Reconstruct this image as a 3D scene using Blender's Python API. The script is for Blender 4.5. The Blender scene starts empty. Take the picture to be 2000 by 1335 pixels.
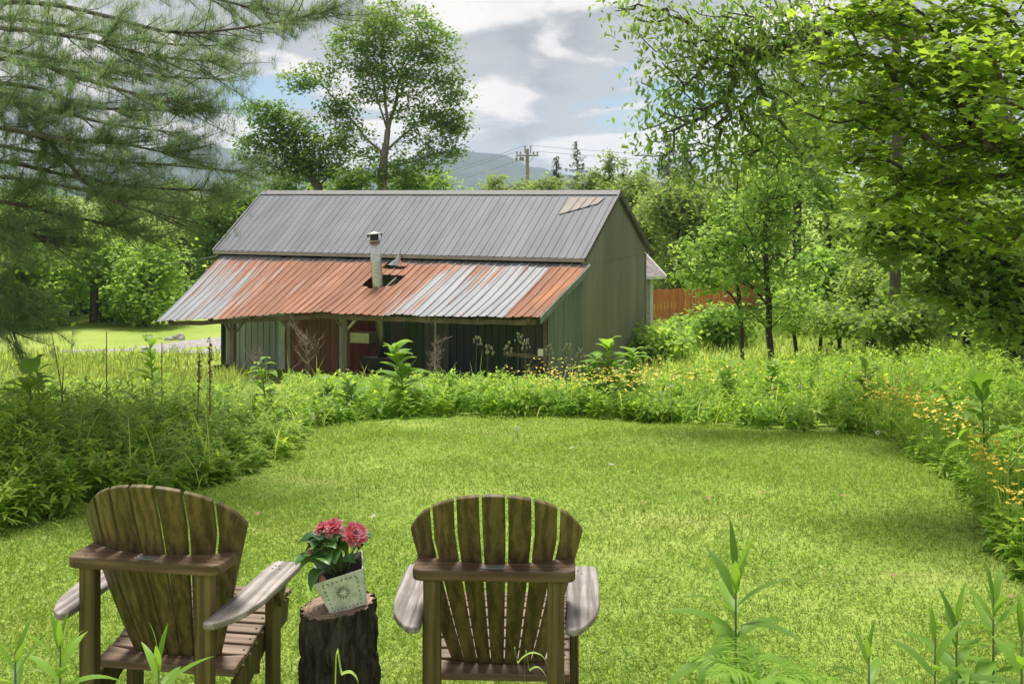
import bpy, math, random
import numpy as np
from mathutils import Vector, Matrix, noise as mnoise

random.seed(7)
RNG = np.random.default_rng(11)
R = math.radians
scene = bpy.context.scene

# ------------------------------------------------------------------ camera
EYE = 2.1          # metres above the lawn by the chairs
FPX = 2300.0       # focal length in photo pixels (2000 wide)
HOR = 375.0        # photo row of the horizon
cam_d = bpy.data.cameras.new('camera')
cam = bpy.data.objects.new('camera', cam_d)
scene.collection.objects.link(cam)
cam.location = (0, 0, EYE)
cam.rotation_euler = (R(90), 0, 0)
cam_d.sensor_width = 36.0
cam_d.lens = FPX / 2000 * 36.0
cam_d.shift_y = -(667.5 - HOR) / 2000
cam_d.clip_start = 0.1
cam_d.clip_end = 20000
scene.camera = cam

# ------------------------------------------------------------------ light
SUN_EL, SUN_AZ = 68.0, -8.0      # azimuth measured from +Y, negative = left
SUN_STRENGTH, SUN_ANGLE = 2.4, 18.0
SKY_STRENGTH = 0.043
EXPOSURE = 1.4
w = bpy.data.worlds.new('World')
scene.world = w
w.use_nodes = True
wt = w.node_tree
wt.nodes.clear()


class NT:
    """small helper around a node tree"""
    def __init__(s, tree):
        s.t = tree

    def n(s, typ, ins=None, **props):
        nd = s.t.nodes.new(typ)
        for k, v in props.items():
            setattr(nd, k, v)
        for k, v in (ins or {}).items():
            sock = nd.inputs[k]
            if isinstance(v, bpy.types.NodeSocket):
                s.t.links.new(v, sock)
            else:
                sock.default_value = v
        return nd

    def math(s, op, a, b=0.0, c=None, clamp=False):
        ins = {0: a, 1: b}
        if c is not None:
            ins[2] = c
        return s.n('ShaderNodeMath', ins, operation=op, use_clamp=clamp).outputs[0]

    def mix(s, fac, a, b, blend='MIX'):
        nd = s.n('ShaderNodeMix', {0: fac, 6: a, 7: b}, data_type='RGBA', blend_type=blend)
        return nd.outputs[2]

    def ramp(s, fac, stops, interp='LINEAR'):
        nd = s.n('ShaderNodeValToRGB', {0: fac})
        cr = nd.color_ramp
        cr.interpolation = interp
        while len(cr.elements) < len(stops):
            cr.elements.new(0.5)
        for e, (p, c) in zip(cr.elements, stops):
            e.position = p
            e.color = c if len(c) == 4 else (*c, 1)
        return nd.outputs[0]

    def maprange(s, v, a, b, c=0.0, d=1.0, smooth=True):
        nd = s.n('ShaderNodeMapRange', {'Value': v, 'From Min': a, 'From Max': b, 'To Min': c, 'To Max': d})
        nd.interpolation_type = 'SMOOTHSTEP' if smooth else 'LINEAR'
        return nd.outputs[0]

    def noise(s, vec, scale, detail=4, rough=0.55, dist=0.0):
        nd = s.n('ShaderNodeTexNoise', {'Vector': vec, 'Scale': scale, 'Detail': detail, 'Roughness': rough, 'Distortion': dist})
        return nd.outputs[0]

    def vmath(s, op, a, b=(0, 0, 0)):
        return s.n('ShaderNodeVectorMath', {0: a, 1: b}, operation=op).outputs[0]


def G(v):  # grey
    return (v, v, v, 1)


# sky: Nishita blue with a broken cumulus layer that covers the whole dome evenly
W = NT(wt)
sky = W.n('ShaderNodeTexSky', sky_type='NISHITA', sun_disc=False)
sky.sun_elevation = R(SUN_EL)
sky.sun_rotation = R(SUN_AZ)
sky.air_density = 1.0
sky.dust_density = 0.6
sky.ozone_density = 1.0
skyc = W.mix(1.0, sky.outputs[0], (SKY_STRENGTH * 7.4, SKY_STRENGTH * 8.6, SKY_STRENGTH * 10.5, 1), 'MULTIPLY')
dirv = W.n('ShaderNodeTexCoord').outputs['Generated']
sep = W.n('ShaderNodeSeparateXYZ', {0: dirv})
el = W.math('MAXIMUM', sep.outputs[2], 0.0)
inv = W.math('DIVIDE', 1.0, W.math('ADD', el, 0.26))
px_ = W.math('MULTIPLY', sep.outputs[0], inv)
py_ = W.math('MULTIPLY', sep.outputs[1], inv)
CSX, CSY = 12.7, 0.3


def dens(dy):
    # cloud density on a curved layer; dy moves the sample up towards the zenith
    e2 = W.math('ADD', el, dy)
    i2 = W.math('DIVIDE', 1.0, W.math('ADD', e2, 0.26))
    v = W.n('ShaderNodeCombineXYZ', {0: W.math('ADD', W.math('MULTIPLY', sep.outputs[0], i2), CSX),
                                     1: W.math('ADD', W.math('MULTIPLY', sep.outputs[1], i2), CSY), 2: 0.35}).outputs[0]
    a = W.noise(v, 2.1, 9, 0.54, 0.25)
    return a


d0 = dens(0.0)
d1 = dens(0.035)
cover = W.maprange(d0, 0.345, 0.425)
# lit side: where the layer thins out upward the cloud shows its sunny flank
lit = W.maprange(W.math('SUBTRACT', d0, d1), -0.065, 0.085)
thick = W.maprange(d0, 0.46, 0.70)
shade = W.math('SUBTRACT', W.math('ADD', W.math('MULTIPLY', lit, 0.95), 0.28), W.math('MULTIPLY', thick, 0.45), clamp=True)
cloudc = W.ramp(shade, [(0.0, (0.155, 0.163, 0.174)), (0.35, (0.235, 0.239, 0.245)), (0.7, (0.335, 0.325, 0.318)), (1.0, (0.40, 0.378, 0.362))])
cloudc = W.mix(1.0, cloudc, (10.0, 10.0, 10.0, 1), 'MULTIPLY')
final = W.mix(cover, skyc, cloudc)
bg = W.n('ShaderNodeBackground', {'Color': final, 'Strength': 0.1})
W.n('ShaderNodeOutputWorld', {'Surface': bg.outputs[0]})

sd = bpy.data.lights.new('sun', 'SUN')
sd.energy = SUN_STRENGTH
sd.angle = R(SUN_ANGLE)
sd.color = (1.0, 0.95, 0.86)
sun = bpy.data.objects.new('sun', sd)
scene.collection.objects.link(sun)
sv = Vector((math.sin(R(SUN_AZ)) * math.cos(R(SUN_EL)), math.cos(R(SUN_AZ)) * math.cos(R(SUN_EL)), math.sin(R(SUN_EL))))
sun.rotation_euler = sv.to_track_quat('Z', 'Y').to_euler()
sun.location = sv * 40

scene.view_settings.view_transform = 'Standard'
scene.view_settings.look = 'None'
scene.view_settings.exposure = EXPOSURE
scene.view_settings.gamma = 1.0
scene.render.engine = 'CYCLES'
scene.cycles.max_bounces = 14
scene.cycles.diffuse_bounces = 9
scene.cycles.transmission_bounces = 9
scene.cycles.transparent_max_bounces = 8

# ------------------------------------------------------------------ mesh helpers
COL = scene.collection


def link(o, parent=None):
    COL.objects.link(o)
    if parent is not None:
        o.parent = parent
    return o


def tag(o, label=None, cat=None, group=None, kind=None):
    if label: o['label'] = label
    if cat: o['category'] = cat
    if group: o['group'] = group
    if kind: o['kind'] = kind
    return o


def empty(name, loc, rz=0.0, label=None, cat=None, group=None):
    o = bpy.data.objects.new(name, None)
    o.empty_display_size = 0.2
    o.location = loc
    o.rotation_euler = (0, 0, rz)
    link(o)
    return tag(o, label, cat, group)


def np_mesh(name, V, F, mat, parent=None, tint=None, smooth=False):
    """mesh object from numpy triangle / quad arrays"""
    me = bpy.data.meshes.new(name)
    V = np.ascontiguousarray(V, dtype=np.float32).reshape(-1, 3)
    F = np.ascontiguousarray(F, dtype=np.int32)
    k = F.shape[1]
    me.vertices.add(len(V))
    me.vertices.foreach_set('co', V.ravel())
    me.loops.add(F.size)
    me.loops.foreach_set('vertex_index', F.ravel())
    me.polygons.add(len(F))
    me.polygons.foreach_set('loop_start', np.arange(0, F.size, k, dtype=np.int32))
    if smooth:
        me.polygons.foreach_set('use_smooth', np.ones(len(F), dtype=bool))
    if tint is not None:
        at = me.attributes.new('tint', 'FLOAT', 'POINT')
        at.data.foreach_set('value', np.ascontiguousarray(tint, dtype=np.float32))
    me.update(calc_edges=True)
    me.materials.append(mat)
    o = bpy.data.objects.new(name, me)
    return link(o, parent)


class MB:
    """small mesh builder for boxes, prisms, tubes, lathes"""
    def __init__(s):
        s.v, s.f = [], []

    def add(s, V, F):
        b = len(s.v)
        s.v += [tuple(p) for p in V]
        s.f += [tuple(i + b for i in q) for q in F]
        return s

    def box(s, lo, hi):
        x0, y0, z0 = lo; x1, y1, z1 = hi
        return s.add([(x0, y0, z0), (x1, y0, z0), (x1, y1, z0), (x0, y1, z0), (x0, y0, z1), (x1, y0, z1), (x1, y1, z1), (x0, y1, z1)],
                     [(0, 3, 2, 1), (4, 5, 6, 7), (0, 1, 5, 4), (1, 2, 6, 5), (2, 3, 7, 6), (3, 0, 4, 7)])

    def bar(s, a, b, wx, wy, up=(0, 0, 1)):
        """rectangular bar from a to b"""
        a, b = Vector(a), Vector(b)
        d = (b - a).normalized()
        upv = Vector(up)
        if abs(d.dot(upv)) > 0.95: upv = Vector((0, 1, 0))
        ex = d.cross(upv).normalized() * wx / 2
        ey = ex.cross(d).normalized() * wy / 2
        V = [a - ex - ey, a + ex - ey, a + ex + ey, a - ex + ey, b - ex - ey, b + ex - ey, b + ex + ey, b - ex + ey]
        return s.add(V, [(0, 3, 2, 1), (4, 5, 6, 7), (0, 1, 5, 4), (1, 2, 6, 5), (2, 3, 7, 6), (3, 0, 4, 7)])

    def prism(s, outline, fn, t):
        """2D outline extruded by t along fn's third argument; fn(x, y, h) -> point"""
        n = len(outline)
        V = [fn(x, y, 0) for x, y in outline] + [fn(x, y, t) for x, y in outline]
        F = [tuple(range(n - 1, -1, -1)), tuple(range(n, 2 * n))]
        F += [(i, (i + 1) % n, n + (i + 1) % n, n + i) for i in range(n)]
        return s.add(V, F)

    def tube(s, pts, radii, sides=8, caps=True):
        pts = [Vector(p) for p in pts]
        V, F = [], []
        up = Vector((0.13, 0.2, 1)).normalized()
        for i, p in enumerate(pts):
            d = (pts[min(i + 1, len(pts) - 1)] - pts[max(i - 1, 0)]).normalized()
            ref = up if abs(d.dot(up)) < 0.9 else Vector((1, 0.1, 0)).normalized()
            ex = d.cross(ref).normalized(); ey = ex.cross(d).normalized()
            r = radii[i] if hasattr(radii, '__len__') else radii
            for k in range(sides):
                a = 2 * math.pi * k / sides
                V.append(p + ex * math.cos(a) * r + ey * math.sin(a) * r)
        for i in range(len(pts) - 1):
            for k in range(sides):
                k2 = (k + 1) % sides
                F.append((i * sides + k, i * sides + k2, (i + 1) * sides + k2, (i + 1) * sides + k))
        if caps:
            F.append(tuple(range(sides - 1, -1, -1)))
            F.append(tuple((len(pts) - 1) * sides + k for k in range(sides)))
        return s.add(V, F)

    def lathe(s, prof, c=(0, 0, 0), sides=24):
        V, F = [], []
        for r, z in prof:
            for k in range(sides):
                a = 2 * math.pi * k / sides
                V.append((c[0] + r * math.cos(a), c[1] + r * math.sin(a), c[2] + z))
        for i in range(len(prof) - 1):
            for k in range(sides):
                k2 = (k + 1) % sides
                F.append((i * sides + k, i * sides + k2, (i + 1) * sides + k2, (i + 1) * sides + k))
        F.append(tuple(range(sides - 1, -1, -1)))
        F.append(tuple((len(prof) - 1) * sides + k for k in range(sides)))
        return s.add(V, F)

    def build(s, name, mat, parent=None, smooth=False, bevel=0.0, segs=2):
        me = bpy.data.meshes.new(name)
        me.from_pydata(s.v, [], s.f)
        me.update()
        me.materials.append(mat)
        if smooth:
            me.polygons.foreach_set('use_smooth', [True] * len(me.polygons))
        o = bpy.data.objects.new(name, me)
        link(o, parent)
        if bevel:
            b = o.modifiers.new('bevel', 'BEVEL')
            b.width = bevel; b.segments = segs; b.limit_method = 'ANGLE'; b.angle_limit = R(40)
        return o


# ------------------------------------------------------------------ terrain
_ty = np.arange(-60, 3600, 0.5)
_tz = np.interp(_ty, [-60, 5, 8, 11, 14, 18, 24, 31, 36, 45, 60, 120, 300, 3600],
                [0, 0, -.08, -.28, -.6, -1.1, -1.95, -2.95, -3.15, -3.2, -3.3, -3.6, -4.2, -6])
_k = np.ones(9) / 9
_tz = np.convolve(np.pad(_tz, 4, mode='edge'), _k, mode='valid')


def sstep(a, b, x):
    t = np.clip((x - a) / (b - a), 0, 1)
    return t * t * (3 - 2 * t)


def gz(x, y):
    x = np.asarray(x, float); y = np.asarray(y, float)
    z = np.interp(y, _ty, _tz)
    z = z + 0.09 * np.clip(x - 3, 0, 14) * sstep(10, 22, y) * (1 - sstep(300, 900, y))
    z = z + 0.065 * np.exp(-((x + 1.4) ** 2 + (y - 4.4) ** 2) / 0.9)
    z = z + 0.025 * np.sin(x * 1.3 + 0.6 * y) * np.sin(y * 0.9 + 1) + 0.012 * np.sin(x * 3.1 - y * 2.3)
    return z


def at(px, py, d):
    """world point seen at photo pixel (px, py) at distance d along the view axis"""
    return Vector(((px - 1000) / FPX * d, d, EYE - (py - HOR) / FPX * d))


def on_ground(px, d):
    x = (px - 1000) / FPX * d
    return Vector((x, d, float(gz(x, d))))


def ray_ground(px, py):
    lo, hi = 3.0, 200.0
    for _ in range(50):
        m = (lo + hi) / 2
        p = at(px, py, m)
        if p.z > float(gz(p.x, p.y)): lo = m
        else: hi = m
    return at(px, py, lo)
# ------------------------------------------------------------------ materials
MATS = {}


def new_mat(name):
    m = bpy.data.materials.new(name)
    m.use_nodes = True
    m.node_tree.nodes.clear()
    MATS[name] = m
    return m, NT(m.node_tree)


def finish(T, shader):
    T.n('ShaderNodeOutputMaterial', {'Surface': shader})


def plain(name, col, rough=0.6, metal=0.0, var=0.25, scale=6.0, bump=0.0, bscale=30.0, stretch=(1, 1, 1), spec=0.5, objvar=0.0):
    """principled with noise-varied colour"""
    m, T = new_mat(name)
    tc = T.n('ShaderNodeTexCoord').outputs['Object']
    v = T.vmath('MULTIPLY', tc, stretch)
    n = T.noise(v, scale, 5, 0.6)
    lo = tuple(c * (1 - var) for c in col[:3]) + (1,)
    hi = tuple(min(1, c * (1 + var)) for c in col[:3]) + (1,)
    c = T.mix(T.maprange(n, 0.3, 0.7), lo, hi)
    if objvar:
        r_ = T.maprange(T.n('ShaderNodeObjectInfo').outputs['Random'], 0, 1, 1 - objvar, 1 + objvar, False)
        c = T.vmath('MULTIPLY', c, T.n('ShaderNodeCombineXYZ', {0: r_, 1: r_, 2: r_}).outputs[0])
    ins = {'Base Color': c, 'Roughness': rough, 'Metallic': metal, 'Specular IOR Level': spec}
    p = T.n('ShaderNodeBsdfPrincipled', ins)
    if bump:
        b = T.n('ShaderNodeBump', {'Height': T.noise(v, bscale, 5, 0.6), 'Strength': bump, 'Distance': 0.02})
        T.t.links.new(b.outputs[0], p.inputs['Normal'])
    finish(T, p.outputs[0])
    return m


def leaf_mat(name, c_dark, c_mid, c_light, trans=0.45, rough=0.6, tmul=(1.35, 1.3, 0.7), spec=0.18, gain=1.0):
    """two-sided leaf: gloss + diffuse on top, light glowing through from behind"""
    m, T = new_mat(name)
    t = T.n('ShaderNodeAttribute', attribute_name='tint').outputs['Fac']
    g = lambda c: (min(.6, c[0] * 1.55 * gain), min(.6, c[1] * 1.5 * gain), c[2] * 1.7 * gain)
    c = T.ramp(t, [(0.0, g(c_dark)), (0.5, g(c_mid)), (1.0, g(c_light))])
    tcol = T.mix(1.0, c, (*tmul, 1), 'MULTIPLY')
    p = T.n('ShaderNodeBsdfPrincipled', {'Base Color': c, 'Roughness': rough, 'Specular IOR Level': spec})
    tr = T.n('ShaderNodeBsdfTranslucent', {'Color': tcol})
    mx = T.n('ShaderNodeMixShader', {0: trans + 0.1, 1: p.outputs[0], 2: tr.outputs[0]})
    finish(T, mx.outputs[0])
    return m


def wood_mat(name, axis, c1, c2, scale=18.0, rough=0.6):
    """sawn wood with long grain along one axis"""
    m, T = new_mat(name)
    oi = T.n('ShaderNodeObjectInfo')
    tc = T.n('ShaderNodeTexCoord').outputs['Object']
    off = T.n('ShaderNodeCombineXYZ', {i: T.math('MULTIPLY', oi.outputs['Random'], 7.0 + i) for i in range(3)}).outputs[0]
    st = [1.0, 1.0, 1.0]
    st[axis] = 0.04
    v = T.vmath('MULTIPLY', T.vmath('ADD', tc, off), tuple(st))
    ring = T.n('ShaderNodeTexWave', {'Vector': v, 'Scale': 7.0, 'Distortion': 9.0, 'Detail': 3.0, 'Detail Scale': 2.2, 'Detail Roughness': 0.6},
               wave_type='BANDS', bands_direction='Y' if axis == 0 else 'X').outputs[1]
    band = T.noise(v, 42.0, 5, 0.62)
    fine = T.noise(v, 190.0, 3, 0.6)
    f = T.math('ADD', T.math('MULTIPLY', ring, 0.16), T.math('ADD', T.math('MULTIPLY', band, 0.60), T.math('MULTIPLY', fine, 0.24)))
    c = T.mix(T.maprange(f, 0.36, 0.66), (*c1, 1), (*c2, 1))
    blot = T.maprange(T.noise(tc, 7.0, 4), 0.35, 0.7)
    c = T.mix(T.math('MULTIPLY', blot, 0.35), c, tuple(x * 0.6 for x in c1) + (1,))
    bri = T.maprange(oi.outputs['Random'], 0, 1, 0.82, 1.15, False)
    c = T.vmath('MULTIPLY', c, T.n('ShaderNodeCombineXYZ', {0: bri, 1: bri, 2: bri}).outputs[0])
    p = T.n('ShaderNodeBsdfPrincipled', {'Base Color': c, 'Roughness': rough, 'Specular IOR Level': 0.35})
    b = T.n('ShaderNodeBump', {'Height': f, 'Strength': 0.25, 'Distance': 0.002})
    T.t.links.new(b.outputs[0], p.inputs['Normal'])
    finish(T, p.outputs[0])
    return m


# ground: turf earth, seen between blades and far off as a mown field
def ground_mat():
    m, T = new_mat('turf')
    tc = T.n('ShaderNodeTexCoord').outputs['Object']
    n1 = T.noise(tc, 0.35, 5, 0.6)
    n2 = T.noise(tc, 14.0, 5, 0.7)
    n3 = T.noise(T.vmath('MULTIPLY', tc, (0.5, 1.6, 1)), 1.1, 4, 0.6)
    c = T.mix(T.maprange(n1, 0.35, 0.65), (0.235, 0.325, 0.060, 1), (0.300, 0.375, 0.090, 1))
    c = T.mix(T.math('MULTIPLY', T.maprange(n3, 0.52, 0.72), 0.5), c, (0.33, 0.33, 0.12, 1))
    c = T.mix(T.math('MULTIPLY', T.maprange(n2, 0.45, 0.75), 0.55), c, (0.15, 0.22, 0.04, 1))
    p = T.n('ShaderNodeBsdfPrincipled', {'Base Color': c, 'Roughness': 0.95, 'Specular IOR Level': 0.1})
    b = T.n('ShaderNodeBump', {'Height': T.noise(tc, 9.0, 6, 0.75), 'Strength': 0.4, 'Distance': 0.05})
    T.t.links.new(b.outputs[0], p.inputs['Normal'])
    finish(T, p.outputs[0])
    return m


M_turf = ground_mat()
M_gravel = plain('gravel', (0.30, 0.285, 0.275), 0.95, 0, 0.3, 8, 0.6, 60)
M_hill = plain('forested_slope', (0.028, 0.050, 0.040), 0.95, 0, 0.4, 0.02, 0.0)  # forest green pushed towards blue, painting in part of the distance haze
M_bark = plain('bark', (0.10, 0.082, 0.066), 0.9, 0, 0.4, 9, 0.7, 22, (1, 1, 0.25))
M_bark_pale = plain('pale_bark', (0.23, 0.20, 0.175), 0.9, 0, 0.35, 7, 0.6, 20, (1, 1, 0.3))
M_bark_dark = plain('dark_bark', (0.045, 0.038, 0.032), 0.92, 0, 0.4, 9, 0.7, 22, (1, 1, 0.25))

M_leaf_maple = leaf_mat('maple_leaf', (0.070, 0.120, 0.018), (0.125, 0.20, 0.026), (0.20, 0.28, 0.036), 0.55, gain=1.12)
M_leaf_deep = leaf_mat('deep_green_leaf', (0.045, 0.082, 0.020), (0.078, 0.125, 0.030), (0.115, 0.165, 0.036), 0.5, 0.5, gain=1.75)
M_leaf_ash = leaf_mat('drooping_leaf', (0.045, 0.085, 0.020), (0.080, 0.130, 0.030), (0.13, 0.185, 0.045), 0.42, gain=1.7)
M_leaf_tree = leaf_mat('crown_leaf', (0.040, 0.080, 0.018), (0.070, 0.125, 0.022), (0.12, 0.175, 0.035), 0.42, gain=1.45)
M_leaf_bright = leaf_mat('bright_leaf', (0.070, 0.125, 0.030), (0.12, 0.195, 0.042), (0.18, 0.26, 0.055), 0.48, gain=1.5)
M_leaf_hazy = leaf_mat('hazed_wood_leaf', (0.075, 0.115, 0.035), (0.115, 0.165, 0.048), (0.165, 0.21, 0.070), 0.42, gain=1.3)  # far foliage: distance haze painted into the leaf green, paler and greyer
M_needle = leaf_mat('pine_needle', (0.046, 0.078, 0.034), (0.074, 0.114, 0.048), (0.11, 0.155, 0.066), 0.42, 0.6, (1.2, 1.15, 0.9), 0.15, 2.0)
M_spruce = leaf_mat('spruce_needle', (0.055, 0.075, 0.050), (0.075, 0.10, 0.060), (0.10, 0.125, 0.075), 0.25, 0.6, (1, 1, 0.8))
M_grass = leaf_mat('lawn_blade', (0.100, 0.165, 0.030), (0.162, 0.250, 0.046), (0.228, 0.305, 0.070), 0.42, 0.5, gain=1.3)
M_tall_grass = leaf_mat('tall_grass_blade', (0.11, 0.165, 0.035), (0.17, 0.235, 0.055), (0.26, 0.30, 0.10), 0.42, 0.5, gain=1.3)
M_weed = leaf_mat('weed_leaf', (0.055, 0.098, 0.018), (0.105, 0.165, 0.026), (0.175, 0.245, 0.038), 0.5, 0.5, gain=1.75)
M_weed_bright = leaf_mat('bright_weed_leaf', (0.075, 0.14, 0.018), (0.13, 0.215, 0.026), (0.21, 0.29, 0.040), 0.48, 0.42, gain=1.45)
M_dock = leaf_mat('dock_leaf', (0.050, 0.100, 0.016), (0.090, 0.165, 0.022), (0.14, 0.23, 0.030), 0.42, 0.4, gain=1.3)
M_stem = plain('green_stem', (0.10, 0.15, 0.04), 0.6, 0, 0.25)
M_dry_stem = plain('dry_stem', (0.15, 0.10, 0.065), 0.85, 0, 0.3)
M_dry_pale = plain('pale_dry_stem', (0.27, 0.20, 0.165), 0.85, 0, 0.2)
M_seed = plain('seed_head', (0.27, 0.27, 0.17), 0.85, 0, 0.2)
M_yellow = plain('yellow_petal', (0.72, 0.57, 0.05), 0.5, 0, 0.1)
M_white_puff = plain('dandelion_down', (0.75, 0.75, 0.72), 0.9, 0, 0.05)
M_dead_leaf = plain('dead_leaf', (0.30, 0.15, 0.08), 0.8, 0, 0.25)
M_dead_pale = plain('pale_dead_leaf', (0.38, 0.35, 0.26), 0.8, 0, 0.15)
M_rock = plain('grey_rock', (0.33, 0.31, 0.29), 0.9, 0, 0.35, 3, 0.8, 12)
M_dark_iron = plain('dark_iron', (0.025, 0.025, 0.027), 0.55, 0.3, 0.3)
M_black_stove = plain('black_stove_iron', (0.015, 0.015, 0.017), 0.5, 0.2, 0.3)

# building skins
M_roof = plain('grey_roof_paint', (0.122, 0.130, 0.148), 0.62, 0.0, 0.16, 2.5, 0.0, 30, (1, 0.2, 0.2), 0.25, 0.07)
M_roof_trim = plain('grey_trim', (0.15, 0.15, 0.155), 0.7, 0.0, 0.1)
M_eave_trim = plain('tan_eave_trim', (0.30, 0.275, 0.235), 0.5, 0.1, 0.15)
M_rake_trim = plain('dark_rake_trim', (0.075, 0.066, 0.06), 0.6, 0.1, 0.2)
M_patch = plain('beige_roof_patch', (0.225, 0.195, 0.17), 0.7, 0.0, 0.08, 2)
M_siding = plain('olive_grey_siding', (0.195, 0.200, 0.160), 0.6, 0.0, 0.16, 1.0, 0.0, 30, (1, 1, 0.15), 0.4, 0.06)
M_siding_pale = plain('grey_green_siding', (0.27, 0.30, 0.275), 0.6, 0.0, 0.15, 1.5, 0.0, 30, (1, 1, 0.15))
M_fibre = plain('blue_green_sheet', (0.135, 0.165, 0.155), 0.55, 0.0, 0.3, 4.0, 0.0, 30, (1, 1, 0.10))
M_jamb = plain('pale_green_jamb', (0.50, 0.58, 0.50), 0.6, 0, 0.15)
M_door = plain('brown_door_board', (0.24, 0.105, 0.065), 0.7, 0, 0.25, 4, 0.2, 30, (1, 1, 0.1))
M_red_board = plain('dark_red_board', (0.16, 0.035, 0.028), 0.75, 0, 0.3, 4, 0.2, 30, (1, 1, 0.1))
M_old_wood = plain('weathered_timber', (0.13, 0.105, 0.085), 0.85, 0, 0.35, 5, 0.4, 30, (1, 1, 0.15))
M_pale_wood = plain('pale_timber', (0.40, 0.34, 0.26), 0.8, 0, 0.2, 5, 0.2, 30)
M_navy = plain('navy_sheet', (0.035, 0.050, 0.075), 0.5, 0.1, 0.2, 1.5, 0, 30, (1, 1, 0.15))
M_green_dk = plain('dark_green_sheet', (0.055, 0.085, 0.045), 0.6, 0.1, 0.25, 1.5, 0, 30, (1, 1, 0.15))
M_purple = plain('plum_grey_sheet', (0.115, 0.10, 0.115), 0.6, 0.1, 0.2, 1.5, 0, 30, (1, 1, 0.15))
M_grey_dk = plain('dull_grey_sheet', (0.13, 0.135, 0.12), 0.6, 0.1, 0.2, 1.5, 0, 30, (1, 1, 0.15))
M_box_metal = plain('galvanised_box', (0.55, 0.54, 0.42), 0.35, 0.5, 0.15)
M_clap = plain('grey_clapboard', (0.40, 0.40, 0.36), 0.7, 0, 0.1)
M_white_trim = plain('white_trim', (0.72, 0.72, 0.70), 0.6, 0, 0.06)
M_shingle = plain('plum_shingle', (0.20, 0.175, 0.18), 0.9, 0, 0.3, 6)
M_glass = plain('dark_glass', (0.05, 0.055, 0.06), 0.1, 0, 0.1)
M_fence = plain('orange_fence_board', (0.60, 0.205, 0.095), 0.75, 0, 0.15, 3, 0.1, 20, (1, 1, 0.1), 0.3, 0.15)
M_pole = plain('grey_pole_wood', (0.30, 0.265, 0.25), 0.85, 0, 0.2)
M_wire = plain('wire', (0.09, 0.09, 0.095), 0.6, 0, 0.1)
M_insul = plain('porcelain', (0.24, 0.22, 0.22), 0.3, 0, 0.1)


def steel_mat():
    m, T = new_mat('stainless_flue')
    tc = T.n('ShaderNodeTexCoord').outputs['Object']
    n = T.noise(T.vmath('MULTIPLY', tc, (1, 1, 4)), 6, 4)
    c = T.mix(T.maprange(n, 0.35, 0.7), (0.56, 0.56, 0.55, 1), (0.44, 0.43, 0.41, 1))
    p = T.n('ShaderNodeBsdfPrincipled', {'Base Color': c, 'Roughness': T.maprange(n, 0.3, 0.7, 0.30, 0.42), 'Metallic': 1.0})
    finish(T, p.outputs[0])
    return m


M_steel = steel_mat()


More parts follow.
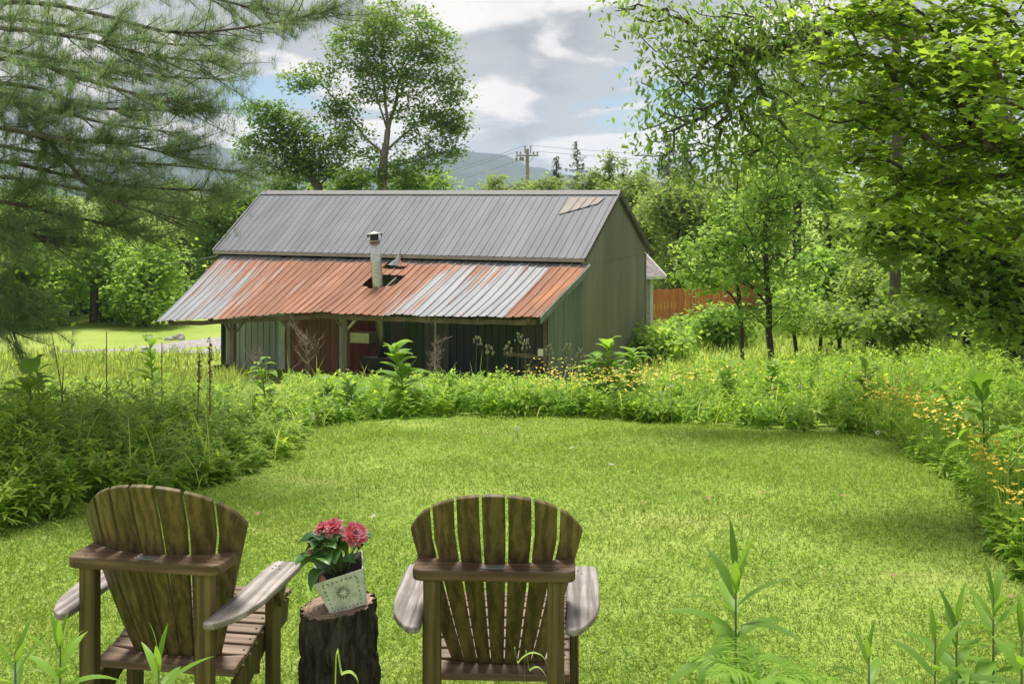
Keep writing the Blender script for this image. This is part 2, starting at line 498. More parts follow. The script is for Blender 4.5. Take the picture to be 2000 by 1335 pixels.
def rust_mat():
    """galvanised sheet: long rust runs down the slope; UV u = along the eave 0..1, v = down the slope 0..1"""
    m, T = new_mat('rusted_galvanised_sheet')
    uv = T.n('ShaderNodeUVMap').outputs[0]
    s = T.n('ShaderNodeSeparateXYZ', {0: uv})
    u, v = s.outputs[0], s.outputs[1]
    st = T.n('ShaderNodeCombineXYZ', {0: T.math('MULTIPLY', u, 85.0), 1: T.math('MULTIPLY', v, 1.15), 2: 0.0}).outputs[0]
    st2 = T.n('ShaderNodeCombineXYZ', {0: T.math('MULTIPLY', u, 190.0), 1: T.math('MULTIPLY', v, 3.0), 2: 3.0}).outputs[0]
    st3 = T.n('ShaderNodeCombineXYZ', {0: T.math('MULTIPLY', u, 13.0), 1: T.math('MULTIPLY', v, 1.2), 2: 8.0}).outputs[0]
    streak = T.noise(st, 1.0, 5, 0.62, 0.25)
    fine = T.noise(st2, 1.0, 4, 0.6)
    broad = T.noise(st3, 1.0, 3, 0.5)
    # how much of each stretch of the roof has gone to rust, read along the eave
    amt = T.n('ShaderNodeFloatCurve', {1: u})
    cv = amt.mapping.curves[0]
    pts = [(0.0, 0.36), (0.06, 0.47), (0.13, 0.46), (0.20, 0.60), (0.27, 0.80), (0.45, 0.86), (0.58, 0.84), (0.64, 0.60),
           (0.70, 0.42), (0.80, 0.33), (0.905, 0.26), (0.925, 0.85), (1.0, 0.80)]
    while len(cv.points) < len(pts):
        cv.points.new(0.5, 0.5)
    for p, (a, b) in zip(cv.points, pts):
        p.location = (a, b)
        p.handle_type = 'VECTOR'
    amt.mapping.update()
    # the upper part of the sheets holds the damp, so it rusts first
    topb = T.math('MULTIPLY', T.maprange(v, 0.05, 0.55, 0.13, -0.06), 1.0)
    lvl = T.math('ADD', T.math('ADD', amt.outputs[0], topb), T.math('MULTIPLY', T.math('SUBTRACT', broad, 0.5), 0.42))
    mixn = T.math('ADD', T.math('MULTIPLY', T.maprange(streak, 0.25, 0.75, 0.0, 1.0, False), 0.7), T.math('MULTIPLY', fine, 0.3))
    fac = T.maprange(T.math('SUBTRACT', lvl, mixn), -0.11, 0.13)
    # the very top edge kept its zinc under the eave
    fac = T.math('MULTIPLY', fac, T.maprange(T.math('ADD', v, T.math('MULTIPLY', streak, 0.08)), 0.05, 0.13))
    orange = T.mix(T.maprange(fine, 0.35, 0.7), (0.225, 0.108, 0.070, 1), (0.345, 0.182, 0.120, 1))
    orv = T.maprange(T.n('ShaderNodeObjectInfo').outputs['Random'], 0, 1, 0.85, 1.15, False)
    orange = T.vmath('MULTIPLY', orange, T.n('ShaderNodeCombineXYZ', {0: orv, 1: orv, 2: orv}).outputs[0])
    orange = T.mix(T.maprange(broad, 0.55, 0.75), orange, (0.38, 0.18, 0.09, 1))
    zinc = T.mix(T.maprange(streak, 0.35, 0.65), (0.19, 0.206, 0.226, 1), (0.29, 0.298, 0.312, 1))
    c = T.mix(fac, zinc, orange)
    p = T.n('ShaderNodeBsdfPrincipled', {'Base Color': c, 'Roughness': T.math('ADD', T.math('MULTIPLY', fac, 0.3), 0.6),
                                         'Specular IOR Level': 0.25})
    finish(T, p.outputs[0])
    return m


M_rust = rust_mat()

# chair timber: treated pine, olive where sheltered, silvered on the open arms
OL1, OL2 = (0.070, 0.053, 0.018), (0.185, 0.138, 0.050)
M_wood_z = wood_mat('treated_pine_upright', 2, OL1, OL2, 14)
M_wood_x = wood_mat('treated_pine_crosswise', 0, (0.085, 0.052, 0.028), (0.19, 0.122, 0.066), 14)
M_wood_seat = wood_mat('treated_pine_seat', 0, (0.13, 0.085, 0.055), (0.26, 0.18, 0.12), 14)
M_wood_arm = wood_mat('silvered_pine', 1, (0.16, 0.135, 0.12), (0.42, 0.38, 0.355), 12)
M_plaque = plain('plaque_metal', (0.42, 0.44, 0.45), 0.35, 0.7, 0.1)
M_plaque_ink = plain('plaque_ink', (0.12, 0.12, 0.12), 0.6, 0, 0.1)
M_screw = plain('screw_hole', (0.03, 0.022, 0.018), 0.8, 0, 0.1)


def bark_stump():
    m, T = new_mat('charred_bark')
    tc = T.n('ShaderNodeTexCoord').outputs['Object']
    v = T.vmath('MULTIPLY', tc, (1, 1, 0.35))
    n = T.noise(v, 22, 6, 0.7, 0.6)
    n2 = T.noise(tc, 5, 3)
    c = T.mix(T.maprange(n, 0.35, 0.7), (0.014, 0.012, 0.011, 1), (0.085, 0.070, 0.058, 1))
    c = T.mix(T.math('MULTIPLY', T.maprange(n2, 0.5, 0.75), 0.4), c, (0.10, 0.085, 0.065, 1))
    p = T.n('ShaderNodeBsdfPrincipled', {'Base Color': c, 'Roughness': 0.85, 'Specular IOR Level': 0.25})
    b = T.n('ShaderNodeBump', {'Height': n, 'Strength': 0.9, 'Distance': 0.012})
    T.t.links.new(b.outputs[0], p.inputs['Normal'])
    finish(T, p.outputs[0])
    m2, T = new_mat('stump_end_grain')
    tc = T.n('ShaderNodeTexCoord').outputs['Object']
    rings = T.n('ShaderNodeTexWave', {'Vector': tc, 'Scale': 16.0, 'Distortion': 3.0, 'Detail': 2.0, 'Detail Scale': 2.0},
                wave_type='RINGS', rings_direction='Z').outputs[1]
    n = T.noise(tc, 14, 5, 0.65)
    c = T.mix(rings, (0.20, 0.125, 0.085, 1), (0.34, 0.235, 0.165, 1))
    c = T.mix(T.maprange(n, 0.48, 0.7), c, (0.12, 0.085, 0.065, 1))
    p = T.n('ShaderNodeBsdfPrincipled', {'Base Color': c, 'Roughness': 0.8})
    b = T.n('ShaderNodeBump', {'Height': rings, 'Strength': 0.3, 'Distance': 0.004})
    T.t.links.new(b.outputs[0], p.inputs['Normal'])
    finish(T, p.outputs[0])
    return m, m2


M_stump, M_stump_top = bark_stump()
M_pot = plain('distressed_white_paint', (0.56, 0.60, 0.57), 0.55, 0, 0.22, 25, 0.25, 60)
M_pot_dark = plain('worn_relief', (0.17, 0.18, 0.16), 0.7, 0, 0.3)
M_soil = plain('potting_soil', (0.025, 0.018, 0.013), 0.95, 0, 0.3)
M_begonia_leaf = leaf_mat('begonia_leaf', (0.022, 0.055, 0.018), (0.045, 0.11, 0.028), (0.10, 0.20, 0.040), 0.3, 0.35, (1.3, 1.2, .7), 0.3, 1.0)
M_petal = leaf_mat('coral_petal', (0.62, 0.085, 0.10), (0.75, 0.19, 0.21), (0.86, 0.38, 0.38), 0.35, 0.5, (1.1, 0.9, 0.9), 0.2, 0.68)
# ------------------------------------------------------------------ vegetation helpers
def profile(kind, s):
    if kind == 'grass': return (1 - s) ** 0.6
    if kind == 'lance': return np.sin(np.pi * np.clip(s, 0, 1) ** 0.75) ** 0.9 + 0.03
    if kind == 'ovate': return np.sin(np.pi * np.clip(s, 0, 1) ** 0.6) ** 0.8 + 0.03
    if kind == 'dock': return np.clip(np.sin(np.pi * np.clip((s - 0.12) / 0.88, 0, 1) ** 0.65), 0, 1) ** 0.7 + 0.05
    if kind == 'round': return np.sqrt(np.clip(1 - (2 * s - 1) ** 2, 0, 1)) + 0.03
    return np.ones_like(s)


def blades(base, yaw, pitch, length, width, curve, segs=3, kind='lance', fold=0.0, roll=None):
    """N bent leaves/blades at once. pitch = start elevation, curve = how far it bends down (radians)."""
    base = np.asarray(base, float).reshape(-1, 3)
    N = len(base)
    yaw, pitch, length, width, curve = [np.broadcast_to(np.asarray(a, float), (N,)) for a in (yaw, pitch, length, width, curve)]
    s = np.linspace(0, 1, segs + 1)
    ang = pitch[:, None] - curve[:, None] * ((s[:-1] + s[1:]) / 2)[None, :]
    step = (length / segs)[:, None]
    hx = np.concatenate([np.zeros((N, 1)), np.cumsum(np.cos(ang) * step, 1)], 1)
    hz = np.concatenate([np.zeros((N, 1)), np.cumsum(np.sin(ang) * step, 1)], 1)
    dx, dy = np.cos(yaw)[:, None], np.sin(yaw)[:, None]
    c = np.stack([base[:, 0:1] + hx * dx, base[:, 1:2] + hx * dy, base[:, 2:3] + hz], -1)
    side = np.stack([-np.sin(yaw), np.cos(yaw), np.zeros(N)], -1)
    if roll is not None:
        roll = np.broadcast_to(np.asarray(roll, float), (N,))
        side = side * np.cos(roll)[:, None] + np.array([0, 0, 1.0]) * np.sin(roll)[:, None]
    wv = profile(kind, s)[None, :] * (width / 2)[:, None]
    off = side[:, None, :] * wv[..., None]
    m = segs + 1
    if fold:
        lift = np.zeros((N, m, 3)); lift[..., 2] = wv * fold
        V = np.stack([c - off + lift, c, c + off + lift], 2)
        k = 3
    else:
        V = np.stack([c - off, c + off], 2)
        k = 2
    tri = []
    for i in range(segs):
        for j in range(k - 1):
            a, b = i * k + j, i * k + j + 1
            e, f = (i + 1) * k + j, (i + 1) * k + j + 1
            tri += [(a, b, f), (a, f, e)]
    tri = np.array(tri)
    F = (tri[None] + (np.arange(N) * m * k)[:, None, None]).reshape(-1, 3)
    return V.reshape(-1, 3), F, m * k


class Veg:
    """collects leaf geometry with per-leaf tints"""
    def __init__(s):
        s.V, s.F, s.T, s.n = [], [], [], 0

    def add(s, V, F, tint):
        s.V.append(V); s.F.append(F + s.n); s.T.append(tint); s.n += len(V)

    def blades(s, *a, tint=0.5, **k):
        V, F, per = blades(*a, **k)
        N = len(V) // per
        s.add(V, F, np.repeat(np.broadcast_to(np.asarray(tint, float), (N,)), per))

    def scatter(s, tv, tf, pos, yaw, pitch, roll, scale, tint):
        """rotated copies of a template leaf (base at origin, along +Y, face +Z)"""
        N = len(pos)
        cy, sy, cp, sp, cr, sr = np.cos(yaw), np.sin(yaw), np.cos(pitch), np.sin(pitch), np.cos(roll), np.sin(roll)
        t = tv[None] * np.asarray(scale)[:, None, None]
        x = t[..., 0] * cr[:, None] + t[..., 2] * sr[:, None]
        z = -t[..., 0] * sr[:, None] + t[..., 2] * cr[:, None]
        y = t[..., 1]
        y2 = y * cp[:, None] - z * sp[:, None]
        z2 = y * sp[:, None] + z * cp[:, None]
        x3 = x * cy[:, None] - y2 * sy[:, None]
        y3 = x * sy[:, None] + y2 * cy[:, None]
        V = np.stack([x3, y3, z2], -1) + pos[:, None, :]
        m = len(tv)
        F = (tf[None] + (np.arange(N) * m)[:, None, None]).reshape(-1, 3)
        s.add(V.reshape(-1, 3), F, np.repeat(tint, m))

    def count(s):
        return sum(len(f) for f in s.F)

    def build(s, name, mat, parent=None, kind=None):
        o = np_mesh(name, np.concatenate(s.V), np.concatenate(s.F), mat, parent, np.concatenate(s.T))
        if kind: o['kind'] = kind
        return o


LEAF_DIAMOND = (np.array([(0, 0, 0), (0.36, 0.45, 0.06), (0, 1, -0.06), (-0.36, 0.45, 0.06)]), np.array([(0, 1, 2), (0, 2, 3)]))
LEAF_LONG = (np.array([(0, 0, 0), (0.19, 0.35, 0.03), (0.15, 0.68, -0.03), (0, 1, -0.14), (-0.15, 0.68, -0.03), (-0.19, 0.35, 0.03)]),
             np.array([(0, 1, 5), (1, 2, 4), (1, 4, 5), (2, 3, 4)]))
_mp = [(0, 0), (0.30, -0.05), (0.52, 0.16), (0.34, 0.30), (0.62, 0.62), (0.24, 0.58), (0.0, 1.05), (-0.24, 0.58), (-0.62, 0.62), (-0.34, 0.30), (-0.52, 0.16), (-0.30, -0.05)]
_mv = np.array([(x, y, 0.10 * abs(x) - 0.10 * y * y) for x, y in _mp] + [(0, 0.33, -0.02)])
LEAF_MAPLE = (_mv, np.array([(12, i, (i + 1) % 12) for i in range(12)]))


def skeleton(trunk, targets, bf=0.35, step=0.45, sag=0.04, jit=0.05, rng=RNG, limbs=()):
    """grow limbs from the trunk polyline to the target points (balanced spanning tree)"""
    P, par, pl = [], [], []
    prev = -1
    trunk = [np.asarray(p, float) for p in trunk]
    for i, p in enumerate(trunk):
        if i == 0:
            P.append(p); par.append(-1); pl.append(0.0)
            continue
        a = trunk[i - 1]
        n = max(1, int(np.linalg.norm(p - a) / step))
        for k in range(1, n + 1):
            q = a + (p - a) * k / n + (rng.normal(0, jit * 0.4, 3) if k < n else 0)
            P.append(q); par.append(len(P) - 2); pl.append(pl[-1] + np.linalg.norm(q - P[-2]))
    low0 = max(1, int(len(P) * 0.25))
    for pl_ in limbs:
        j = int(np.argmin(np.linalg.norm(np.array(P) - np.asarray(pl_[0]), axis=1)))
        for q1 in pl_[1:]:
            a = P[j]; q1 = np.asarray(q1, float)
            n = max(1, int(np.linalg.norm(q1 - a) / step))
            for k in range(1, n + 1):
                q = a + (q1 - a) * k / n + rng.normal(0, jit * 0.5, 3)
                P.append(q); par.append(j); pl.append(pl[j] + np.linalg.norm(q - P[j])); j = len(P) - 1
    ntrunk = len(P)
    low = low0
    cap = ntrunk + len(targets) * 14
    A = np.full((cap, 3), 1e9); A[:ntrunk] = P
    L = np.full(cap, 1e9); L[:ntrunk] = pl
    L[:low] = 1e9                       # no limbs from the foot of the trunk
    par = par + [0] * (cap - ntrunk)
    n = ntrunk
    T = np.asarray(targets, float)
    tr = np.array(P)
    order = np.argsort([np.min(np.linalg.norm(tr - t, axis=1)) for t in T])
    ends = []
    for ti in order:
        t = T[ti]
        d = np.linalg.norm(A[:n] - t, axis=1)
        below = np.clip(A[:n, 2] - t[2], 0, None)
        j = int(np.argmin(d + bf * L[:n] + 0.8 * below))
        a = A[j].copy(); dist = d[j]
        k = min(13, max(1, int(math.ceil(dist / step))))
        bend = rng.normal(0, 1, 3) * jit * dist
        bend[2] -= sag * dist - 0.10 * dist
        last = j
        for i in range(1, k + 1):
            f = i / k
            q = a + (t - a) * f + bend * math.sin(math.pi * f)
            A[n] = q; par[n] = last; L[n] = L[last] + np.linalg.norm(q - A[last]) if L[last] < 1e8 else 0
            last = n; n += 1
        ends.append(last)
    return A[:n], np.array(par[:n]), np.array(ends), ntrunk


def limb_mesh(A, par, r_base, r_tip=0.006, power=2.4, sides=5, min_r=0.0):
    n = len(A)
    w = np.zeros(n)
    kids = np.zeros(n, int)
    for i in range(1, n): kids[par[i]] += 1
    w[kids == 0] = 1.0
    for i in range(n - 1, 0, -1): w[par[i]] += w[i]
    # swelling towards the foot
    r = r_tip * np.maximum(w, 1e-6) ** (1 / power)
    r *= 1.0 + (r_base / r[0] - 1) * (r / r[0])
    idx = np.arange(1, n)
    idx = idx[r[idx] >= min_r]
    a, b = A[par[idx]], A[idx]
    ra, rb = np.minimum(r[par[idx]], r[idx] * 1.35), r[idx]
    d = b - a
    d /= np.maximum(np.linalg.norm(d, axis=1, keepdims=True), 1e-6)
    ref = np.where(np.abs(d[:, 2:3]) > 0.9, np.array([[1.0, 0.1, 0]]), np.array([[0.05, 0.1, 1.0]]))
    ex = np.cross(d, ref); ex /= np.linalg.norm(ex, axis=1, keepdims=True)
    ey = np.cross(ex, d)
    th = np.arange(sides) * 2 * np.pi / sides
    ring = np.cos(th)[None, :, None] * ex[:, None, :] + np.sin(th)[None, :, None] * ey[:, None, :]
    over = d * (rb[:, None] * 0.4)
    V = np.concatenate([a[:, None] + ring * ra[:, None, None], (b + over)[:, None] + ring * rb[:, None, None]], 1)
    q = np.array([(k, (k + 1) % sides, sides + (k + 1) % sides, sides + k) for k in range(sides)])
    F = (q[None] + (np.arange(len(idx)) * 2 * sides)[:, None, None]).reshape(-1, 4)
    return V.reshape(-1, 3), F, r


def in_ellipsoids(ells, n, rng, shell=0.55):
    """random points in a list of (centre, radii); denser towards the shell"""
    vol = np.array([np.prod(e[1]) ** 0.7 for e in ells]); vol /= vol.sum()
    pick = rng.choice(len(ells), n, p=vol)
    u = rng.normal(0, 1, (n, 3)); u /= np.linalg.norm(u, axis=1, keepdims=True)
    rad = rng.uniform(0, 1, n) ** (1 / 3)
    rad = shell + (1 - shell) * rad if shell > 0 else rad
    rad = np.where(rng.uniform(0, 1, n) < 0.35, rng.uniform(0.1, 1, n), rad)
    c = np.array([list(e[0]) for e in ells])[pick]
    rr = np.array([list(e[1]) for e in ells])[pick]
    return c + u * rr * rad[:, None]


def tree(name, label, base, ells, n_targets=160, leaves=9000, leaf=LEAF_DIAMOND, size=0.13, spread=0.35, leaf_m=None, bark=None,
         r_base=0.16, trunk=None, cat='tree', group=None, bf=0.35, droop=-0.25, step=0.5, sides=5, tint=(0.5, 0.22), seed=1, min_r=0.0,
         flat=0.35, pitch_sd=0.45, shell=0.4, limbs=()):
    rng = np.random.default_rng(seed)
    base = np.asarray(base, float)
    cz = max(e[0][2] + e[1][2] * 0.55 for e in ells)
    cc = np.mean([list(e[0]) for e in ells], 0)
    if trunk is None:
        trunk = [base, base + (np.array([cc[0], cc[1], cz]) - base) * 0.5 + rng.normal(0, 0.08, 3), np.array([cc[0], cc[1], cz])]
    trunk = [np.asarray(p, float) for p in trunk]
    root = empty(name, tuple(trunk[0]), 0, label, cat, group)
    org = trunk[0]
    T = in_ellipsoids(ells, n_targets, rng, shell)
    A, par, ends, nt = skeleton([p - org for p in trunk], T - org, bf, step, rng=rng, limbs=[[np.asarray(q, float) - org for q in pl_] for pl_ in limbs])
    V, F, r = limb_mesh(A, par, r_base, sides=sides, min_r=min_r)
    # trunk sunk a little into the ground
    np_mesh('trunk', V, F, bark or M_bark, root, smooth=True)
    # leaves cluster round the twig ends and along the last stretch of twig
    src = np.concatenate([ends, par[ends]])
    pick = rng.choice(src, leaves)
    sprd = rng.normal(0, 1, (leaves, 3)) * np.array([spread, spread, spread * flat * 1.6])
    pos = A[pick] + sprd
    v = Veg()
    # clumps differ in tone; upper, outer leaves are fresher growth
    clump_t = rng.normal(0, 1, len(A))
    tn = np.clip(tint[0] + tint[1] * (0.6 * clump_t[pick] + 0.7 * rng.normal(0, 1, leaves)), 0, 1)
    v.scatter(leaf[0], leaf[1], pos, rng.uniform(0, 6.283, leaves), rng.normal(droop, pitch_sd, leaves), rng.normal(0, pitch_sd, leaves),
              size * rng.uniform(0.5, 1.3, leaves), tn)
    v.build('crown', leaf_m or M_leaf_tree, root)
    return root


def E(px, py, d, rx, ry, rd=None):
    """crown lobe: centre at photo pixel and distance, radii given in photo pixels (depth radius in metres)"""
    k = d / FPX
    return (tuple(at(px, py, d)), (rx * k, (rd if rd is not None else (rx + ry) / 2 * k), ry * k))
# ------------------------------------------------------------------ setting
def build_ground():
    # fine near the viewer, coarse towards the horizon
    ys = np.concatenate([np.arange(-12, 60, 0.5), np.geomspace(60, 3500, 40)[1:]])
    xs_u = np.linspace(-1, 1, 121)
    X, Y = [], []
    for y in ys:
        half = 30 + max(0, y) * 0.75
        X.append(np.sign(xs_u) * np.abs(xs_u) ** 1.5 * half); Y.append(np.full(121, y))
    X, Y = np.array(X), np.array(Y)
    Z = gz(X, Y)
    n, m = X.shape
    idx = np.arange(n * m).reshape(n, m)
    F = np.stack([idx[:-1, :-1], idx[:-1, 1:], idx[1:, 1:], idx[1:, :-1]], -1).reshape(-1, 4)
    o = np_mesh('ground', np.stack([X, Y, Z], -1), F, M_turf, smooth=True)
    tag(o, 'sloping turf ground falling from the lawn to the barn', None, None, 'structure')


build_ground()


def build_drive():
    top = [(120, 684), (240, 681.5), (300, 674), (340, 668), (440, 657), (560, 648)]
    bot = [(120, 688), (240, 686), (300, 688), (340, 690), (440, 692), (560, 694)]
    V, F = [], []
    K = 8
    for (a, b) in zip(top, bot):
        p, q = ray_ground(*a), ray_ground(*b)
        for k in range(K + 1):
            t = p.lerp(q, k / K)
            V.append((t.x, t.y, float(gz(t.x, t.y)) + 0.012))
    for i in range(len(top) - 1):
        for k in range(K):
            a = i * (K + 1) + k
            F.append((a, a + 1, a + K + 2, a + K + 1))
    mb = MB().add(V, F)
    o = mb.build('driveway', M_gravel, smooth=True)
    tag(o, 'pale grey gravel drive crossing the field behind the barn', None, None, 'structure')


build_drive()


def hill(name, label, ridge, d, depth, seed):
    rng = random.Random(seed)
    xs = np.linspace(ridge[0][0], ridge[-1][0], 90)
    hs = np.interp(xs, [p[0] for p in ridge], [p[1] for p in ridge])
    V, F = [], []
    rows = [(-1.0, 0.0), (-0.7, 0.28), (-0.4, 0.62), (-0.18, 0.86), (0, 1.0), (0.25, 0.8), (0.6, 0.3), (1.0, 0.0)]
    for i, (px, py) in enumerate(zip(xs, hs)):
        top = at(px, py, d)
        b0 = -5.0
        for k, (f, h) in enumerate(rows):
            nz = mnoise.noise(Vector((i * 0.11, k * 0.9, seed))) * (0.10 if 0 < h < 1 else 0.015 * (h == 1))
            V.append((top.x * (1 + 0.0 * f), d + f * depth, b0 + (top.z - b0) * max(0, h + nz * (0.4 if h < 1 else 1))))
    m = len(rows)
    for i in range(len(xs) - 1):
        for k in range(m - 1):
            a = i * m + k
            F.append((a, a + m, a + m + 1, a + 1))
    o = MB().add(V, F).build(name, M_hill, smooth=True)
    tag(o, label, None, None, 'structure')


hill('hills', 'blue distant mountain on the left of the maple', [(60, 352), (170, 330), (230, 308), (290, 291), (345, 279), (372, 281), (410, 287), (470, 293),
     (540, 303), (620, 318), (700, 338), (760, 352)], 2600, 500, 3)
hill('hills', 'blue distant mountain behind the utility pole', [(640, 345), (740, 325), (820, 303), (870, 293), (897, 288), (925, 297), (955, 299), (985, 302), (1010, 313),
     (1036, 326), (1060, 327), (1085, 338), (1130, 344), (1200, 352), (1300, 356)], 2450, 500, 5)


def build_haze():
    mb = MB().box((-2600, -40, -12), (2600, 3300, 135))
    m = bpy.data.materials.new('haze_air')
    m.use_nodes = True
    m.node_tree.nodes.clear()
    T = NT(m.node_tree)
    vol = T.n('ShaderNodeVolumePrincipled', {'Color': (0.62, 0.79, 1.0, 1), 'Density': HAZE, 'Anisotropy': 0.2})
    T.n('ShaderNodeOutputMaterial', {'Volume': vol.outputs[0]})
    o = mb.build('haze', m)
    tag(o, 'thin summer haze over the valley', None, None, 'stuff')


HAZE = 0.00019
build_haze()
# ------------------------------------------------------------------ barn
PHI = R(22)
BO = Vector((1.911, 31.0, -3.2))            # right front corner of the roof, on the ground
barn = empty('barn', BO, -PHI, 'grey metal-roofed barn with a rusted lean-to roof along its front', 'barn')
CU, CV = Vector((math.cos(PHI), -math.sin(PHI), 0)), Vector((math.sin(PHI), math.cos(PHI), 0))


def loc_ray(px, py, plane_y=None, plane=None):
    """barn-local point where the sight line of a photo pixel meets local plane y = plane_y, or plane (point, normal)"""
    o = Vector((0, 0, EYE)) - BO
    d = at(px, py, 1.0) - Vector((0, 0, EYE))
    o = Vector((o.dot(CU), o.dot(CV), o.z)); d = Vector((d.dot(CU), d.dot(CV), d.z))
    if plane is None:
        t = (plane_y - o.y) / d.y
    else:
        t = (plane[0] - o).dot(plane[1]) / d.dot(plane[1])
    return o + d * t


RL = 11.72                 # roof length at the eave
ZE, ZR = 3.55, 5.30        # eave and ridge height
WR = 3.2                   # half width
RIB = 0.23


def rib_profile(w0, w1, pitch=RIB, h=0.015, rw=0.045, phase=0.0):
    """list of (u, height) across a ribbed sheet"""
    out = [(w0, 0.0)]
    k0 = math.floor((w0 - phase) / pitch)
    k = k0
    while True:
        c = phase + k * pitch
        if c - rw / 2 > w1: break
        for du, hh in ((-rw / 2, 0), (-rw / 4, h), (rw / 4, h), (rw / 2, 0)):
            u = c + du
            if w0 + 1e-4 < u < w1 - 1e-4: out.append((u, hh))
        k += 1
    out.append((w1, 0.0))
    return out


def ribbed(name, fn, w0, w1, vs, mat, parent, uvf=None, keep=None, **kw):
    """ribbed sheet; fn(u, v, h) -> local point. keep(u, v) drops faces"""
    pr = rib_profile(w0, w1, **kw)
    n, m = len(pr), len(vs)
    V = [fn(u, v, h) for v in vs for (u, h) in pr]
    F = []
    for j in range(m - 1):
        for i in range(n - 1):
            uc, vc = (pr[i][0] + pr[i + 1][0]) / 2, (vs[j] + vs[j + 1]) / 2
            if keep and not keep(uc, vc): continue
            F.append((j * n + i, j * n + i + 1, (j + 1) * n + i + 1, (j + 1) * n + i))
    o = MB().add(V, F).build(name, mat, parent)
    if uvf:
        me = o.data
        uvl = me.uv_layers.new(name='UVMap')
        flat = [(u, v) for v in vs for (u, h) in pr]
        for lp in me.loops:
            uvl.data[lp.index].uv = uvf(*flat[lp.vertex_index])
    return o


def main_roof():
    dy, dz = WR, ZR - ZE
    ln = math.hypot(dy, dz)
    nrm = Vector((0, -dz / ln, dy / ln))
    base = MB()
    base.add([(-RL + 0.1, 0.1, ZE - 0.09), (-0.1, 0.1, ZE - 0.09), (-0.1, WR, ZR - 0.09), (-RL - 0.3, WR, ZR - 0.09),
              (-RL + 0.1, 0.1, ZE - 0.03), (-0.1, 0.1, ZE - 0.03), (-0.1, WR, ZR - 0.03), (-RL - 0.3, WR, ZR - 0.03)],
             [(0, 3, 2, 1), (4, 5, 6, 7), (0, 1, 5, 4), (1, 2, 6, 5), (2, 3, 7, 6), (3, 0, 4, 7)])
    roof = base.build('roof', M_old_wood, barn)
    nsheet = 13

    def fn(u, v, h):
        x = u * (RL + 0.4 * v) / RL
        return Vector((x, v * dy, ZE + v * dz)) + nrm * h
    for k in range(nsheet):
        w1, w0 = -RL * k / nsheet, -RL * (k + 1) / nsheet
        lift = 0.003 * (k % 2)
        ribbed('roof_sheet', lambda u, v, h: fn(u, v, h + lift), w0, w1, [0.0, 0.5, 1.0], M_roof, roof, pitch=RL / 52, phase=-RL / 104)
    # back slope, with its dark verge overhanging the gable
    b = MB()
    b.add([(-RL - 0.4, WR, ZR - 0.06), (0.0, WR, ZR - 0.06), (0.0, 2 * WR + 0.1, ZE - 0.12), (-RL, 2 * WR + 0.1, ZE - 0.12),
           (-RL - 0.4, WR, ZR), (0.0, WR, ZR), (0.0, 2 * WR + 0.1, ZE - 0.055), (-RL, 2 * WR + 0.1, ZE - 0.055)],
          [(0, 3, 2, 1), (4, 5, 6, 7), (0, 1, 5, 4), (1, 2, 6, 5), (2, 3, 7, 6), (3, 0, 4, 7)])
    b.build('back_roof_slope', M_roof, barn)
    c = MB()
    for s in (-1, 1):
        c.add([(-RL - 0.42, WR, ZR + 0.055), (0.02, WR, ZR + 0.055), (0.02, WR + s * 0.2, ZR - 0.065), (-RL - 0.4, WR + s * 0.2, ZR - 0.065)],
              [(0, 1, 2, 3)])
    c.add([(-RL - 0.42, WR - 0.2, ZR - 0.09), (0.02, WR - 0.2, ZR - 0.09), (0.02, WR - 0.2, ZR - 0.065), (-RL - 0.42, WR - 0.2, ZR - 0.065)], [(0, 1, 2, 3)])
    c.build('ridge_cap', M_roof_trim, roof)
    MB().bar((-RL, -0.025, ZE - 0.055), (0.0, -0.025, ZE - 0.055), 0.03, 0.085).build('eave_trim', M_eave_trim, roof)
    MB().bar((0.022, -0.02, ZE - 0.035), (0.022, WR, ZR - 0.035), 0.03, 0.13).build('front_rake_trim', M_rake_trim, roof)
    MB().bar((0.022, WR, ZR - 0.04), (0.022, 2 * WR + 0.12, ZE - 0.10), 0.03, 0.15).build('back_rake_trim', M_rake_trim, roof)
    MB().bar((-RL - 0.02, -0.02, ZE - 0.02), (-RL - 0.42, WR, ZR - 0.02), 0.04, 0.10).build('left_rake_trim', M_roof_trim, roof)
    # newer beige sheet let in below the ridge
    pl = (Vector((0, 0, ZE)), nrm)
    pts = [loc_ray(px, py, plane=pl) for px, py in ((1092, 420), (1116, 387.5), (1181, 387.5), (1168, 399))]
    quad = [p + nrm * 0.034 for p in pts]
    mb = MB().add(quad + [p - nrm * 0.02 for p in quad], [(0, 1, 2, 3)[::-1], (0, 1, 5, 4), (1, 2, 6, 5), (2, 3, 7, 6), (3, 0, 4, 7)])
    o = mb.build('roof_patch', M_patch, roof)
    o['label'] = 'beige newer roof patch below the ridge'
    for k in range(1, 4):
        a = quad[1].lerp(quad[2], k / 4); bb = quad[0].lerp(quad[3], k / 4)
        MB().bar(a + nrm * 0.008, bb + nrm * 0.008, 0.03, 0.022, up=tuple(nrm)).build('patch_rib', M_patch, roof)


main_roof()


